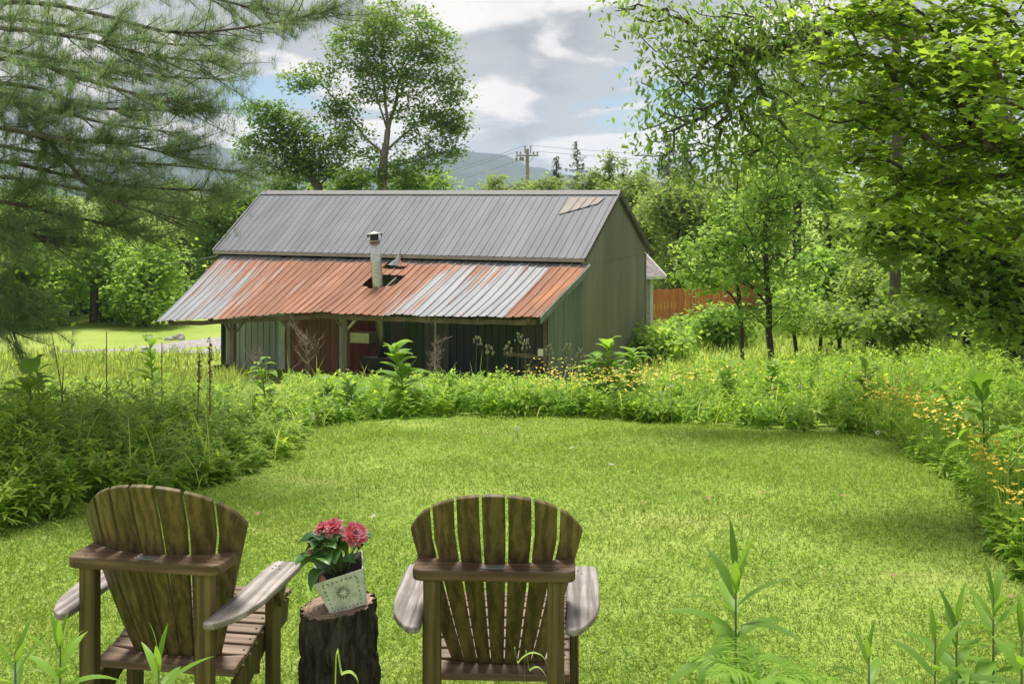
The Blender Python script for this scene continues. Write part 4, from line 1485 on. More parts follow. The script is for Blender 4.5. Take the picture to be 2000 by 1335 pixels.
    while y < 0.66:
        y1 = y + 0.052
        z0, z1 = seat_z(y) + 0.006, seat_z(y1) + 0.006
        o = MB().add([(-0.281, y, z0), (0.281, y, z0), (0.281, y1, z1), (-0.281, y1, z1), (-0.281, y, z0 + .022), (0.281, y, z0 + .022), (0.281, y1, z1 + .022), (-0.281, y1, z1 + .022)],
                     [(0, 3, 2, 1), (4, 5, 6, 7), (0, 1, 5, 4), (1, 2, 6, 5), (2, 3, 7, 6), (3, 0, 4, 7)]).build('seat_slat', M_wood_seat, c, bevel=0.005)
        sc = MB()
        for s in (-1, 1):
            ym, zm = (y + y1) / 2, (z0 + z1) / 2 + 0.0225
            sc.box((s * 0.262 - 0.004, ym - 0.004, zm - 0.002), (s * 0.262 + 0.004, ym + 0.004, zm + 0.001))
        b = sc.build('screw_heads', M_screw, o); b['kind'] = 'stuff'
        y = y1 + 0.011
        k += 1
    MB().box((-0.262, 0.385, 0.14), (0.262, 0.405, 0.235)).build('front_stretcher', M_wood_seat, c, bevel=0.004)
    return c


CH_L = (-1.340, 4.38, 0.0)
CH_R = (-0.065, 4.38, 0.0)
make_chair((CH_L[0], CH_L[1], float(gz(CH_L[0], CH_L[1])) + 0.005), R(-10), 'wooden garden chair left of the stump, turned a little to the right')
make_chair((CH_R[0], CH_R[1], float(gz(CH_R[0], CH_R[1]))), R(-2.5), 'wooden garden chair right of the stump, seen squarely from behind')


# ------------------------------------------------------------------ stump and begonia
def stump():
    d = 4.62
    cx = (661 - 1000) / FPX * d
    base = (cx, d, float(gz(cx, d)))
    root = empty('tree_stump', base, 0, 'dark barked log stump standing between the two chairs', 'stump')
    ztop = EYE - (1178 - HOR) / FPX * d - base[2]
    r0 = 0.131
    n, m = 160, 60
    tilt_x, tilt_y = 0.16, 0.05
    V, F = [], []
    for j in range(m):
        f = j / (m - 1)
        for i in range(n):
            th = 2 * math.pi * i / n
            x, y = math.cos(th), math.sin(th)
            zt = ztop + tilt_x * x * r0 + tilt_y * y * r0
            z = -0.06 + (zt + 0.06) * f
            ridge = mnoise.noise(Vector((x * 5.5, y * 5.5, z * 3.4)) + Vector((0, 0, mnoise.noise(Vector((x * 3, y * 3, z * 4))) * 2)))
            ridge2 = mnoise.noise(Vector((x * 14, y * 14, z * 13)))
            lump = mnoise.noise(Vector((x * 1.2, y * 1.2, z * 2.4 + 4)))
            vd = mnoise.voronoi(Vector((x * 3.6 + 0.25 * ridge2, y * 3.6 + 0.25 * ridge, z * 7.5)))[0]
            rr = r0 * (1 + 0.08 * lump) + 0.016 * min(1.0, (vd[1] - vd[0]) * 3.2) + 0.007 * (1 - abs(ridge) * 2.4) + 0.008 * ridge2
            kx = (th - (-1.75)); kz = z - 0.27
            rr += 0.012 * math.exp(-((kx * 0.15) ** 2 + kz ** 2) / 0.0018) - 0.03 * math.exp(-((kx * 0.15) ** 2 + kz ** 2) / 0.0004)
            rr *= 1.06 - 0.06 * f
            V.append((x * rr, y * rr, z))
    for j in range(m - 1):
        for i in range(n):
            i2 = (i + 1) % n
            F.append((j * n + i, j * n + i2, (j + 1) * n + i2, (j + 1) * n + i))
    bk = MB().add(V, F).build('bark', M_stump, root, smooth=True)
    top = V[(m - 1) * n:]
    V2 = [(0, 0, ztop + 0.001)] + [(x * s, y * s, ztop + (z - ztop) * s + 0.001 - (0.004 if s == 1 else 0)) for s in (0.5, 0.93, 1.0) for (x, y, z) in top]
    F2 = [(0, 1 + i, 1 + (i + 1) % n) for i in range(n)]
    for k in range(2):
        F2 += [(1 + k * n + i, 1 + (k + 1) * n + i, 1 + (k + 1) * n + (i + 1) % n, 1 + k * n + (i + 1) % n) for i in range(n)]
    MB().add(V2, F2).build('cut_top', M_stump_top, root, smooth=True)
    return Vector(base) + Vector((0, 0, ztop)), tilt_x


stump_top, stump_tilt = stump()


def begonia():
    k = 4.62 / FPX
    root = empty('potted_begonia', stump_top + Vector((0.042, -0.01, 0.0085)), 0, 'pink begonia in a white embossed square pot, leaning on the stump', 'potted plant')
    root.rotation_euler = (R(4), -math.atan(stump_tilt) - R(6.5), R(7))
    wb, wt_, H = 0.072, 0.098, 0.150
    def wall(h): return wb + (wt_ - wb) * (h / H) ** 1.25
    pot = MB()
    prof = [0.0, 0.05, 0.10, 0.135, H]
    V, F = [], []
    hs = prof
    for h in hs:
        q = wall(h)
        V += [(-q, -q, h), (q, -q, h), (q, q, h), (-q, q, h)]
    for h in (H, 0.02):
        q = wall(h) - 0.005
        V += [(-q, -q, h), (q, -q, h), (q, q, h), (-q, q, h)]
    for j in range(len(hs) + 1):
        for i in range(4):
            F.append((j * 4 + i, j * 4 + (i + 1) % 4, j * 4 + 4 + (i + 1) % 4, j * 4 + 4 + i))
    F.append((3, 2, 1, 0))
    F.append(tuple((len(hs) + 1) * 4 + i for i in range(4)))
    p = MB().add(V, F).build('pot', M_pot, root, bevel=0.003)
    # embossed sunburst, scrolls and border on each outer face
    for s in range(4):
        rotm = Matrix.Rotation(s * math.pi / 2, 3, 'Z')
        rel, dark = MB(), MB()
        def fp(x, h, out): return rotm @ Vector((x, -wall(h) - out, h))
        def petal(mb, cx, ch, ang, r0, r1, w, out):
            ca, sa = math.cos(ang), math.sin(ang)
            pts = [(cx + ca * r0, ch + sa * r0), (cx + ca * (r0 + r1) / 2 - sa * w, ch + sa * (r0 + r1) / 2 + ca * w), (cx + ca * r1, ch + sa * r1),
                   (cx + ca * (r0 + r1) / 2 + sa * w, ch + sa * (r0 + r1) / 2 - ca * w)]
            b = [fp(x, max(0.004, h), 0.0005) for x, h in pts]; t = [fp(x, max(0.004, h), out) for x, h in pts]
            mb.add(b + t, [(4, 5, 6, 7), (0, 1, 5, 4), (1, 2, 6, 5), (2, 3, 7, 6), (3, 0, 4, 7)])
        for i in range(14):
            petal(dark, 0, 0.078, i * 2 * math.pi / 14, 0.009, 0.031, 0.0035, 0.0012)
        for i in range(12):
            a = i * 2 * math.pi / 12 + 0.2
            petal(rel, 0, 0.078, a, 0.033, 0.040, 0.004, 0.003)
        for sx in (-1, 1):
            for i in range(6):
                petal(dark, sx * (0.053 + 0.0016 * i), 0.025 + 0.018 * i, sx * 0.9 + (0 if sx > 0 else math.pi), 0.0, 0.013, 0.003, 0.0012)
        for i in range(8):
            petal(dark, -0.052 + 0.015 * i, 0.013, math.pi / 2 + (i % 2 - .5), -0.006, 0.007, 0.0028, 0.0012)
            petal(dark, -0.065 + 0.018 * i, 0.130, math.pi / 2 + (i % 2 - .5) * 1.6, -0.007, 0.008, 0.003, 0.0012)
        rel.build('relief', M_pot, p)
        dark.build('pierced_pattern', M_pot_dark, p)
    q = wall(0.13) - 0.006
    MB().add([(-q, -q, 0.128), (q, -q, 0.128), (q, q, 0.128), (-q, q, 0.128), (0, 0, 0.136)], [(0, 1, 4), (1, 2, 4), (2, 3, 4), (3, 0, 4)]).build('soil', M_soil, root)
    rng = np.random.default_rng(5)
    # leaves: broad pointed, many sizes
    stems = MB()
    N = 54
    for i in range(N):
        yaw = rng.uniform(0, 6.283)
        rad = rng.uniform(0.01, 0.085) if i > 8 else rng.uniform(0.07, 0.10)
        hgt = 0.165 + (0.145 * (1 - (rad / 0.12) ** 2)) * rng.uniform(0.35, 1.0)
        b = np.array([[math.cos(yaw) * rad - 0.008, math.sin(yaw) * rad, hgt]])
        L = rng.uniform(0.065, 0.10)
        V_, F_, _ = blades(b, yaw + rng.normal(0, .5), rng.uniform(0.0, 0.9), L, L * 0.78, rng.uniform(0.6, 1.5), 6, 'ovate', fold=0.35)
        np_mesh('leaf', V_, F_, M_begonia_leaf, root, np.full(len(V_), np.clip(rng.normal(.58, .28), 0, 1)), smooth=True)
        stems.tube([(b[0, 0] * .3, b[0, 1] * .3, 0.125), (b[0, 0] * .7, b[0, 1] * .7, hgt * .9), tuple(b[0])], 0.0028, 5)
    # three full double flowers and two buds
    fl = [((-0.015, -0.03, 0.325), 0.040, (-.25, -.25, 1), 30, False), ((0.030, -0.05, 0.322), 0.050, (-.05, -.55, 1), 34, True), ((0.100, -0.062, 0.275), 0.060, (.45, -.85, .75), 52, True)]
    for (c, rad, ax, npet, big) in fl:
        axv = Vector(ax).normalized()
        rm = Vector((0, 0, 1)).rotation_difference(axv).to_matrix()
        head = MB().lathe([(0.004, -0.012), (0.010, -0.004), (0.008, 0.006), (0.002, 0.010)], (0, 0, 0), 8)
        head.v = [tuple(Vector(c) + rm @ Vector(v)) for v in head.v]
        flower = head.build('flower', M_petal, root)
        at_ = flower.data.attributes.new('tint', 'FLOAT', 'POINT'); at_.data.foreach_set('value', [0.2] * len(flower.data.vertices))
        for i in range(npet):
            ring = i / npet
            yaw = i * 2.399
            V_, F_, _ = blades(np.zeros((1, 3)), yaw, 1.35 - 1.25 * ring, rad * (0.55 + 0.5 * ring), rad * (0.42 + 0.18 * rng.uniform()), rng.uniform(0.2, 0.8), 4, 'dock', fold=0.25)
            V_ = (np.array(rm) @ V_.T).T + np.array(c)
            np_mesh('petal', V_, F_, M_petal, flower, np.full(len(V_), np.clip(rng.normal(.45, .3), 0, 1)), smooth=True)
        stems.tube([(c[0] * .3, c[1] * .3, 0.125), (c[0] * .8, c[1] * .8, c[2] * .8), c], 0.003, 5)
    for c in ((-0.062, -0.085, 0.150), (-0.085, -0.02, 0.235)):
        V_, F_ = [], []
        bud = MB().lathe([(0.002, -0.020), (0.012, -0.008), (0.014, 0.004), (0.009, 0.016), (0.001, 0.024)], c, 10).build('bud', M_petal, root, smooth=True)
        at_ = bud.data.attributes.new('tint', 'FLOAT', 'POINT'); at_.data.foreach_set('value', [0.75] * len(bud.data.vertices))
        stems.tube([(c[0] * .4, c[1] * .4, 0.125), (c[0] * .9, c[1] * .9, c[2] - .01), c], 0.0025, 5)
    stems.build('stems', M_stem, root)


begonia()
# ------------------------------------------------------------------ lawn
LAWN_PX = [(-300, 1100), (0, 1056), (150, 1012), (400, 962), (540, 918), (598, 882), (618, 842), (700, 824), (900, 812), (1200, 820), (1450, 834), (1640, 847), (1720, 858),
           (1800, 908), (1880, 962), (1920, 1050), (1990, 1140), (2080, 1240)]
LAWN = [ray_ground(*p) for p in LAWN_PX]
_lx = np.array([p.x for p in LAWN]); _ly = np.array([p.y for p in LAWN])
LPX = np.concatenate([_lx, [3.0, -6.0]]); LPY = np.concatenate([_ly, [1.5, 1.5]])


def in_lawn(x, y):
    c = np.zeros(len(x), bool)
    n = len(LPX)
    for i in range(n):
        x1, y1, x2, y2 = LPX[i], LPY[i], LPX[(i + 1) % n], LPY[(i + 1) % n]
        cond = ((y1 > y) != (y2 > y)) & (x < (x2 - x1) * (y - y1) / (y2 - y1 + 1e-12) + x1)
        c ^= cond
    return c


def edge_dist(x, y):
    """distance to the lawn outline"""
    best = np.full(len(x), 1e9)
    n = len(LPX)
    for i in range(n):
        ax, ay, bx, by = LPX[i], LPY[i], LPX[(i + 1) % n], LPY[(i + 1) % n]
        dx, dy = bx - ax, by - ay
        t = np.clip(((x - ax) * dx + (y - ay) * dy) / (dx * dx + dy * dy + 1e-12), 0, 1)
        best = np.minimum(best, np.hypot(x - ax - t * dx, y - ay - t * dy))
    return best


def vnoise(x, y, s, seed=0.0):
    """cheap smooth noise from sines, about -1..1"""
    x = x * s + seed; y = y * s - seed * 1.7
    return (np.sin(x * 1.0 + 1.7 * np.sin(y * 0.7)) + np.sin(y * 1.3 + 1.3 * np.sin(x * 0.9 + 2)) + np.sin((x + y) * 1.9 + 0.5) * 0.6) / 2.6


def sample_view(n, d0, d1, power, margin=1.08):
    """ground points inside the view wedge, denser close by"""
    u = RNG.uniform(0, 1, n)
    e = 2 - power
    d = (d0 ** e + (d1 ** e - d0 ** e) * u) ** (1 / e)
    x = RNG.uniform(-1, 1, n) * d * (1000 / FPX) * margin
    return x, d


def lawn_grass():
    v = Veg()
    x, y = sample_view(620000, 3.9, 15.2, 1.15)
    k = in_lawn(x, y) | (edge_dist(x, y) < 0.12)
    x, y = x[k], y[k]
    n = len(x)
    z = gz(x, y)
    patch = 1.2 * vnoise(x, y, 0.9, 5) + vnoise(x, y, 2.1) + 0.7 * vnoise(x, y, 5.3, 3)
    tn = np.clip(0.55 + 0.16 * patch + RNG.normal(0, 0.16, n), 0, 1)
    hgt = np.clip(RNG.gamma(6, 0.0068, n) * (1 + 0.25 * patch), 0.015, 0.11)
    wd = np.clip(0.0030 + 0.00045 * y, 0, 0.010) * RNG.uniform(0.7, 1.4, n)
    v.blades(np.stack([x, y, z - 0.004], -1), RNG.uniform(0, 6.283, n), RNG.normal(0.62, 0.33, n), hgt, wd, RNG.uniform(0, 0.9, n), segs=1, kind='grass', tint=tn)
    v.build('lawn_grass', M_grass, kind='stuff')['label'] = 'short mown yellow-green grass of the lawn'
    # clover and plantain among the grass
    v = Veg()
    x, y = sample_view(150000, 3.9, 15.0, 1.1)
    k = in_lawn(x, y) & (vnoise(x, y, 2.3, 8) + 0.5 * vnoise(x, y, 6.0, 1) + RNG.normal(0, .35, len(x)) > 0.12)
    x, y = x[k], y[k]
    n = len(x)
    v.scatter(*LEAF_DIAMOND, np.stack([x, y, gz(x, y) + RNG.uniform(0.012, 0.045, n)], -1), RNG.uniform(0, 6.283, n), RNG.normal(0.1, 0.45, n), RNG.normal(0, 0.45, n),
              RNG.uniform(0.009, 0.018, n) * (1 + 0.02 * y), np.clip(RNG.normal(0.33, 0.18, n), 0, 1))
    v.build('lawn_clover', M_grass, kind='stuff')['label'] = 'low clover leaves mixed through the lawn'


lawn_grass()


# ------------------------------------------------------------------ wild growth round the lawn
def barn_clear(x, y, pad=0.3):
    """true where the barn does not stand"""
    lx = (x - BO.x) * CU.x + (y - BO.y) * CU.y
    ly = (x - BO.x) * CV.x + (y - BO.y) * CV.y
    return ~((lx > -RL - pad) & (lx < pad) & (ly > -2.6 - pad) & (ly < 2 * WR + pad))


def weeds(name, label, x, y, H, mat, per=34, leaf=(0.085, 0.018), kind='lance', tint=(0.5, 0.2), segs=3, start=0.1, curve=(0.5, 1.6), pitch=(0.1, 0.9), stem=True):
    """stand of upright leafy plants as one mass"""
    v = Veg()
    n = len(x)
    z = gz(x, y)
    lean_y, lean = RNG.uniform(0, 6.283, n), np.abs(RNG.normal(0, 0.13, n))
    Hn = H * RNG.uniform(0.6, 1.12, n)
    ptn = RNG.normal(0, 1, n)
    if stem:
        v.blades(np.stack([x, y, z - 0.02], -1), lean_y, 1.57 - lean * 0.5, Hn * 0.93, 0.003 + 0.0002 * y, lean, segs=2, kind='flat', tint=np.clip(0.35 + 0.1 * ptn, 0, 1))
    N = n * per
    pi = np.repeat(np.arange(n), per)
    s = RNG.uniform(start, 1.0, N)
    off = lean[pi] * Hn[pi] * s ** 2 * 0.7
    bx = x[pi] + np.cos(lean_y[pi]) * off; by = y[pi] + np.sin(lean_y[pi]) * off
    bz = z[pi] + Hn[pi] * s * (1 - 0.1 * lean[pi])
    size = RNG.uniform(0.65, 1.25, N) * (1.15 - 0.55 * s ** 3)
    tn = np.clip(tint[0] + tint[1] * (0.6 * ptn[pi] + 0.7 * RNG.normal(0, 1, N)) + 0.18 * (s - 0.5), 0, 1)
    v.blades(np.stack([bx, by, bz], -1), RNG.uniform(0, 6.283, N), RNG.uniform(*pitch, N) + 0.5 * np.clip(s - 0.8, 0, 1) * 5 * 0.5, leaf[0] * size, leaf[1] * size,
             RNG.uniform(*curve, N), segs=segs, kind=kind, tint=tn)
    o = v.build(name, mat, kind='stuff')
    o['label'] = label
    return o


def region(n, d0, d1, fn, margin=1.12, power=1.0):
    x, y = sample_view(n, d0, d1, power, margin)
    k = fn(x, y) & barn_clear(x, y)
    return x[k], y[k]


def pxof(x, y): return 1000 + x / y * FPX


outside = lambda x, y: ~in_lawn(x, y)
# left thicket: between the lawn and the slope
lf = lambda x, y: outside(x, y) & (pxof(x, y) < 640) & (edge_dist(x, y) > 0.1)
x, y = region(3600, 6.6, 16.5, lf, power=1.0)
hgt = 0.25 + 0.48 * sstep(0.05, 1.3, edge_dist(x, y)) + 0.10 * vnoise(x, y, 1.1, 2)
hgt *= 1 - 0.42 * sstep(10.0, 13.5, y)
hgt += 0.10 * vnoise(x, y, 0.8, 9)
weeds('tall_weeds', 'dense tall leafy weeds left of the lawn', x, y, hgt, M_weed, per=40, leaf=(0.125, 0.032), tint=(0.48, 0.24))
x, y = region(1500, 6.5, 13, lambda x, y: lf(x, y) & (edge_dist(x, y) < 1.2))
weeds('broad_leaf_weeds', 'low broad-leaved weeds along the left lawn edge', x, y, 0.34, M_weed_bright, per=22, leaf=(0.075, 0.045), kind='ovate', tint=(0.4, 0.25), curve=(0.2, 0.9), pitch=(-0.2, 0.6))
# band in front of the barn
bandf = lambda x, y: outside(x, y) & (pxof(x, y) >= 560) & (pxof(x, y) < 1330)
x, y = region(2600, 13.2, 19.5, bandf, power=0.8)
hgt = 0.24 + 0.30 * sstep(0.0, 1.2, edge_dist(x, y)) + 0.14 * vnoise(x, y, 0.9, 3) + 0.06 * vnoise(x, y, 1.4, 6) + 0.012 * np.clip(y - 15, 0, 9)
hgt *= 1 - 0.35 * sstep(14.8, 17.0, y)
weeds('tall_weeds', 'sunlit leafy weeds between the lawn and the barn', x, y, np.maximum(hgt, .2), M_weed_bright, per=38, leaf=(0.14, 0.036), tint=(0.58, 0.24))
x, y = region(1500, 13.0, 17, lambda x, y: bandf(x, y) & (edge_dist(x, y) < 1.6))
weeds('broad_leaf_weeds', 'low broad-leaved weeds along the far lawn edge', x, y, 0.36, M_weed_bright, per=22, leaf=(0.09, 0.05), kind='ovate', tint=(0.45, 0.25), curve=(0.2, 0.9), pitch=(-0.2, 0.6))
# right bank
rightf = lambda x, y: outside(x, y) & (pxof(x, y) >= 1300) & (x > 0)
x, y = region(3800, 6.0, 22, rightf, power=0.9)
hgt = 0.22 + 0.40 * sstep(0.0, 1.8, edge_dist(x, y)) + 0.14 * vnoise(x, y, 0.9, 4)
weeds('tall_weeds', 'leafy weeds rising from the right lawn edge to the wood', x, y, np.maximum(hgt, .2), M_weed_bright, per=36, leaf=(0.125, 0.036), tint=(0.55, 0.24))
x, y = region(2600, 5.2, 16, lambda x, y: rightf(x, y) & (edge_dist(x, y) < 2.0))
weeds('broad_leaf_weeds', 'low broad-leaved weeds along the right lawn edge', x, y, 0.32, M_weed_bright, per=22, leaf=(0.07, 0.042), kind='ovate', tint=(0.5, 0.25), curve=(0.2, 0.9), pitch=(-0.2, 0.6))

# beyond the picture's edges the growth carries on
x, y = region(6500, 4.2, 20, lambda x, y: outside(x, y) & (np.abs(x / y * FPX) > 1080), margin=1.9, power=1.0)
weeds('tall_weeds', 'leafy weeds carrying on past the sides of the lawn', x, y, 0.42 + 0.12 * vnoise(x, y, 0.9, 4), M_weed, per=20, leaf=(0.14, 0.042), tint=(0.55, 0.24))


def tall_grass():
    v = Veg()
    x, y = region(60000, 16, 46, lambda x, y: outside(x, y), power=1.0)
    keep = (pxof(x, y) < 470) | ((pxof(x, y) > 1230) & (RNG.uniform(0, 1, len(x)) < 0.5))
    # the field behind the drive is mown
    keep &= ~((pxof(x, y) < 470) & (y > 37.5))
    x, y = x[keep], y[keep]
    n = len(x)
    lift = RNG.uniform(0.3, 1.0, n)
    v.blades(np.stack([x, y, gz(x, y) - 0.02], -1), RNG.uniform(0, 6.283, n), RNG.normal(1.25, 0.18, n), 0.50 * lift + 0.15, 0.010 + 0.0011 * y, RNG.uniform(0.2, 1.0, n), segs=2, kind='grass',
             tint=np.clip(RNG.normal(0.55, 0.22, n) + 0.15 * vnoise(x, y, 0.5), 0, 1))
    v.build('tall_grass', M_tall_grass, kind='stuff')['label'] = 'tall pale meadow grass on the slope round the barn'
    # scattered long blades in the thickets
    v = Veg()
    x, y = region(4200, 6.5, 19, lambda x, y: outside(x, y) & (edge_dist(x, y) > 0.05))
    n = len(x)
    v.blades(np.stack([x, y, gz(x, y) - 0.02], -1), RNG.uniform(0, 6.283, n), RNG.normal(1.2, 0.2, n), RNG.uniform(0.35, 0.95, n), 0.012, RNG.uniform(0.6, 2.0, n), segs=5, kind='grass',
             tint=np.clip(RNG.normal(0.6, 0.2, n), 0, 1))
    v.build('arching_grass', M_tall_grass, kind='stuff')['label'] = 'long arching grass blades among the weeds'


tall_grass()


def buttercups():
    """yellow flowers too many to count"""
    fl = Veg()
    pts = []
    for (px, py, w, h, n) in ((1060, 772, 60, 25, 70), (1180, 758, 90, 22, 150), (1290, 745, 70, 20, 70), (1120, 786, 80, 14, 60), (1370, 742, 60, 14, 40), (1230, 778, 60, 18, 60),
                              (1700, 745, 60, 22, 60), (1830, 780, 110, 40, 170), (1740, 830, 40, 22, 36), (1930, 790, 60, 40, 60), (1790, 880, 60, 25, 40), (1960, 900, 40, 25, 18), (1480, 757, 60, 14, 26)):
        for _ in range(n):
            x_, y_ = random.gauss(px, w * .6), random.gauss(py, h * .6)
            pts.append((x_, y_))
    P_ = []
    for (a, b) in pts:
        # flowers ride on top of the weeds, in clusters behind the lawn edge
        dd = np.arange(5.0, 17.0, 0.1)
        xx = (a - 1000) / FPX * dd
        ins = in_lawn(xx, dd)
        edge = dd[np.where(ins)[0].max()] if ins.any() else 7.5
        back = abs(random.gauss(0, 0.42)) + 0.10 + max(0, (785 - b) * 0.010 if a < 1600 else 0)
        q = (a - 1000) / FPX * (edge + back), edge + back
        P_.append((q[0], q[1], float(gz(*q)) + 0.34 + 0.24 * min(1, back / 1.2) + random.uniform(-.04, .16)))
    P_ = np.array(P_)
    P_[:, 1] -= 0.02
    n = len(P_)
    for k in range(5):
        yaw = np.full(n, k * 1.2566) + RNG.uniform(0, 1, n)
        fl.scatter(*LEAF_DIAMOND, P_, yaw, RNG.normal(0.35, 0.3, n), RNG.normal(0, .25, n), RNG.uniform(0.018, 0.029, n), np.full(n, .5))
    fl.build('buttercup_flowers', M_yellow, kind='stuff')['label'] = 'small yellow buttercup flowers in the weeds'
    st = Veg()
    g = gz(P_[:, 0], P_[:, 1])
    st.blades(np.stack([P_[:, 0], P_[:, 1], g], -1), 0.0, 1.57, P_[:, 2] - g, 0.006, 0.0, segs=1, kind='flat', tint=RNG.uniform(.3, .6, n))
    st.build('buttercup_stems', M_weed, kind='stuff')['label'] = 'thin green stems of the buttercups'


buttercups()


# ------------------------------------------------------------------ individual plants
def leafy_plant(name, label, base, H, specs, mat, cat='plant', group=None, stem_r=0.006, lean=(0, 0), tint=0.5, stem_m=None):
    """plant whose leaves are parts. specs: (height fraction, yaw, pitch, length, width, curve, kind)"""
    root = empty(name, base, 0, label, cat, group)
    lx, ly = lean
    stem = lambda s: Vector((lx * s * s, ly * s * s, H * s))
    MB().tube([stem(i / 6) - Vector((0, 0, 0.03 if i == 0 else 0)) for i in range(7)], [stem_r * (1 - 0.6 * i / 6) for i in range(7)], 6).build('stem', stem_m or M_stem, root, smooth=True)
    rng = random.Random(hash((round(base[0], 3), round(base[1], 3))) & 0xffff)
    for (s, yaw, pit, L, Wd, cv, kd) in specs:
        b = np.array([list(stem(s))])
        V, F, _ = blades(b, yaw, pit, L, Wd, cv, 8, kd, fold=0.28)
        np_mesh('leaf', V, F, mat, root, np.full(len(V), min(1, max(0, tint + rng.gauss(0, .16)))), smooth=True)
    return root


def goldenrod_specs(n, L, seed, lo=0.35, Wd=0.2):
    rng = random.Random(seed)
    out = []
    for i in range(n):
        s = lo + (1 - lo) * (i / (n - 1)) ** 0.85
        top = max(0, (s - 0.86) / 0.14)
        ln = L * (1 - 0.45 * top) * rng.uniform(0.85, 1.15)
        out.append((min(s, 0.995), i * 2.399 + rng.uniform(-.3, .3), 0.35 + 1.05 * top + rng.uniform(-.15, .2), ln, ln * Wd * (1 - .35 * top), (1.15 - 0.85 * top) * rng.uniform(.7, 1.25), 'lance'))
    return out


def fore(px, py_top, d, n, L, label, seed, lean=(0, 0), Wd=0.17):
    b = on_ground(px, d)
    H = at(px, py_top, d).z - b.z
    b.x -= lean[0]; b.y -= lean[1]
    leafy_plant('goldenrod_plant', label, b, H, goldenrod_specs(int(n * 1.9), L * 1.3, seed, 0.45, 0.21), M_dock, 'plant', 'tall weeds in the foreground', 0.0055, lean, 0.38)


fore(1437, 1115, 2.75, 22, 0.155, 'tall single goldenrod plant at the bottom, right of the chairs', 3)
fore(1940, 1165, 2.9, 22, 0.14, 'tallest goldenrod plant in the bottom right corner', 5)
fore(1868, 1210, 2.8, 20, 0.13, 'goldenrod plant left of the tallest one in the bottom right corner', 8)
fore(1826, 1245, 2.7, 18, 0.12, 'shorter leftmost goldenrod plant of the bottom right clump', 11)
fore(1697, 1275, 2.75, 16, 0.12, 'small goldenrod tip at the bottom edge between fern and right clump', 13)
fore(1995, 1235, 2.6, 18, 0.13, 'goldenrod plant cut by the right picture edge at the bottom', 17)
fore(118, 1255, 2.7, 20, 0.13, 'bright goldenrod plant at the bottom left before the left chair', 19)
fore(310, 1280, 2.65, 14, 0.12, 'goldenrod tip at the bottom edge in front of the left chair seat', 23)
fore(30, 1270, 2.6, 18, 0.12, 'goldenrod plant in the bottom left corner', 29)


def fern(label, px, py, d, nf, L, seed):
    rng = random.Random(seed)
    g = on_ground(px, d)
    crown = at(px, py, d)
    root = empty('fern', g, 0, label, 'fern')
    h0 = crown.z - g.z
    MB().tube([(0, 0, -0.03), (0.01, 0, h0 * .5), (0, 0, h0)], [0.012, 0.010, 0.007], 6).build('stem', M_stem, root)
    for i in range(nf):
        yaw = 2 * math.pi * i / nf + rng.uniform(-.25, .25)
        n = 26
        s = np.linspace(0.05, 1, n)
        pit0, cv = rng.uniform(0.55, 0.95), rng.uniform(0.7, 1.2)
        ang = pit0 - cv * s
        hx = np.cumsum(np.cos(ang)) * L / n; hz = np.cumsum(np.sin(ang)) * L / n
        bx, by, bz = hx * math.cos(yaw), hx * math.sin(yaw), h0 + hz
        v = Veg()
        P_ = np.stack([bx, by, bz], -1)
        wl = L * 0.30 * np.sin(np.pi * (0.08 + 0.92 * s) ** 0.8) + 0.008
        for sgn in (-1, 1):
            v.blades(P_, yaw + sgn * 1.05, ang * 0.4 + RNG.normal(0, .18, n), wl, np.full(n, L / n * 0.9), 0.6, segs=3, kind='lance', tint=np.clip(RNG.normal(.7, .12, n), 0, 1))
        v.blades(np.array([[0, 0, h0]]), yaw, pit0, L, 0.007, cv, segs=8, kind='grass', tint=0.4)
        v.build('frond', M_dock, root)
    return root


fern('bright green fern with spreading fronds at the bottom edge right of centre', 1485, 1335, 2.55, 9, 0.17, 4)


def curl(label, pts_px, d, w0):
    g = on_ground(pts_px[0][0], d)
    pts = [g - Vector((0, 0, 0.03))] + [at(px, py, d) for px, py in pts_px]
    o = MB()
    V, F = [], []
    fine = []
    for i in range(len(pts) - 1):
        p0, p1, p2, p3 = pts[max(i - 1, 0)], pts[i], pts[i + 1], pts[min(i + 2, len(pts) - 1)]
        for k in range(6):
            t = k / 6
            fine.append(0.5 * ((2 * p1) + (p2 - p0) * t + (2 * p0 - 5 * p1 + 4 * p2 - p3) * t * t + (3 * p1 - p0 - 3 * p2 + p3) * t ** 3))
    fine.append(pts[-1])
    n = len(fine)
    for i, p in enumerate(fine):
        w_ = w0 * (1 - (i / (n - 1)) ** 3) + 0.0008
        V += [p + Vector((0, -w_, w_ * .4)), p + Vector((0, 0, 0)), p + Vector((0, w_, w_ * .4))]
    for i in range(n - 1):
        for j in range(2):
            a = i * 3 + j
            F.append((a, a + 1, a + 4, a + 3))
    ob = np_mesh('grass_blade', np.array([tuple(v) for v in V]), np.array(F), M_tall_grass, None, np.full(len(V), .55), smooth=True)
    tag(ob, label, 'grass', 'curled grass blades in the foreground')


curl('taller curled grass blade before the right chair', [(1003, 1330), (1012, 1295), (1035, 1276), (1058, 1280), (1070, 1300)], 2.9, 0.006)
curl('shorter curled grass blade before the right chair', [(1024, 1335), (1035, 1310), (1050, 1303), (1064, 1316), (1068, 1335)], 2.85, 0.005)
curl('curled grass blade at the bottom before the stump', [(655, 1335), (668, 1318), (685, 1314), (697, 1325), (700, 1338)], 2.8, 0.010)
curl('upright grass blade at the bottom right of the right chair', [(1146, 1335), (1150, 1312), (1154, 1300)], 2.8, 0.008)
curl('second upright grass blade right of the right chair', [(1192, 1335), (1200, 1318), (1206, 1305)], 2.8, 0.008)


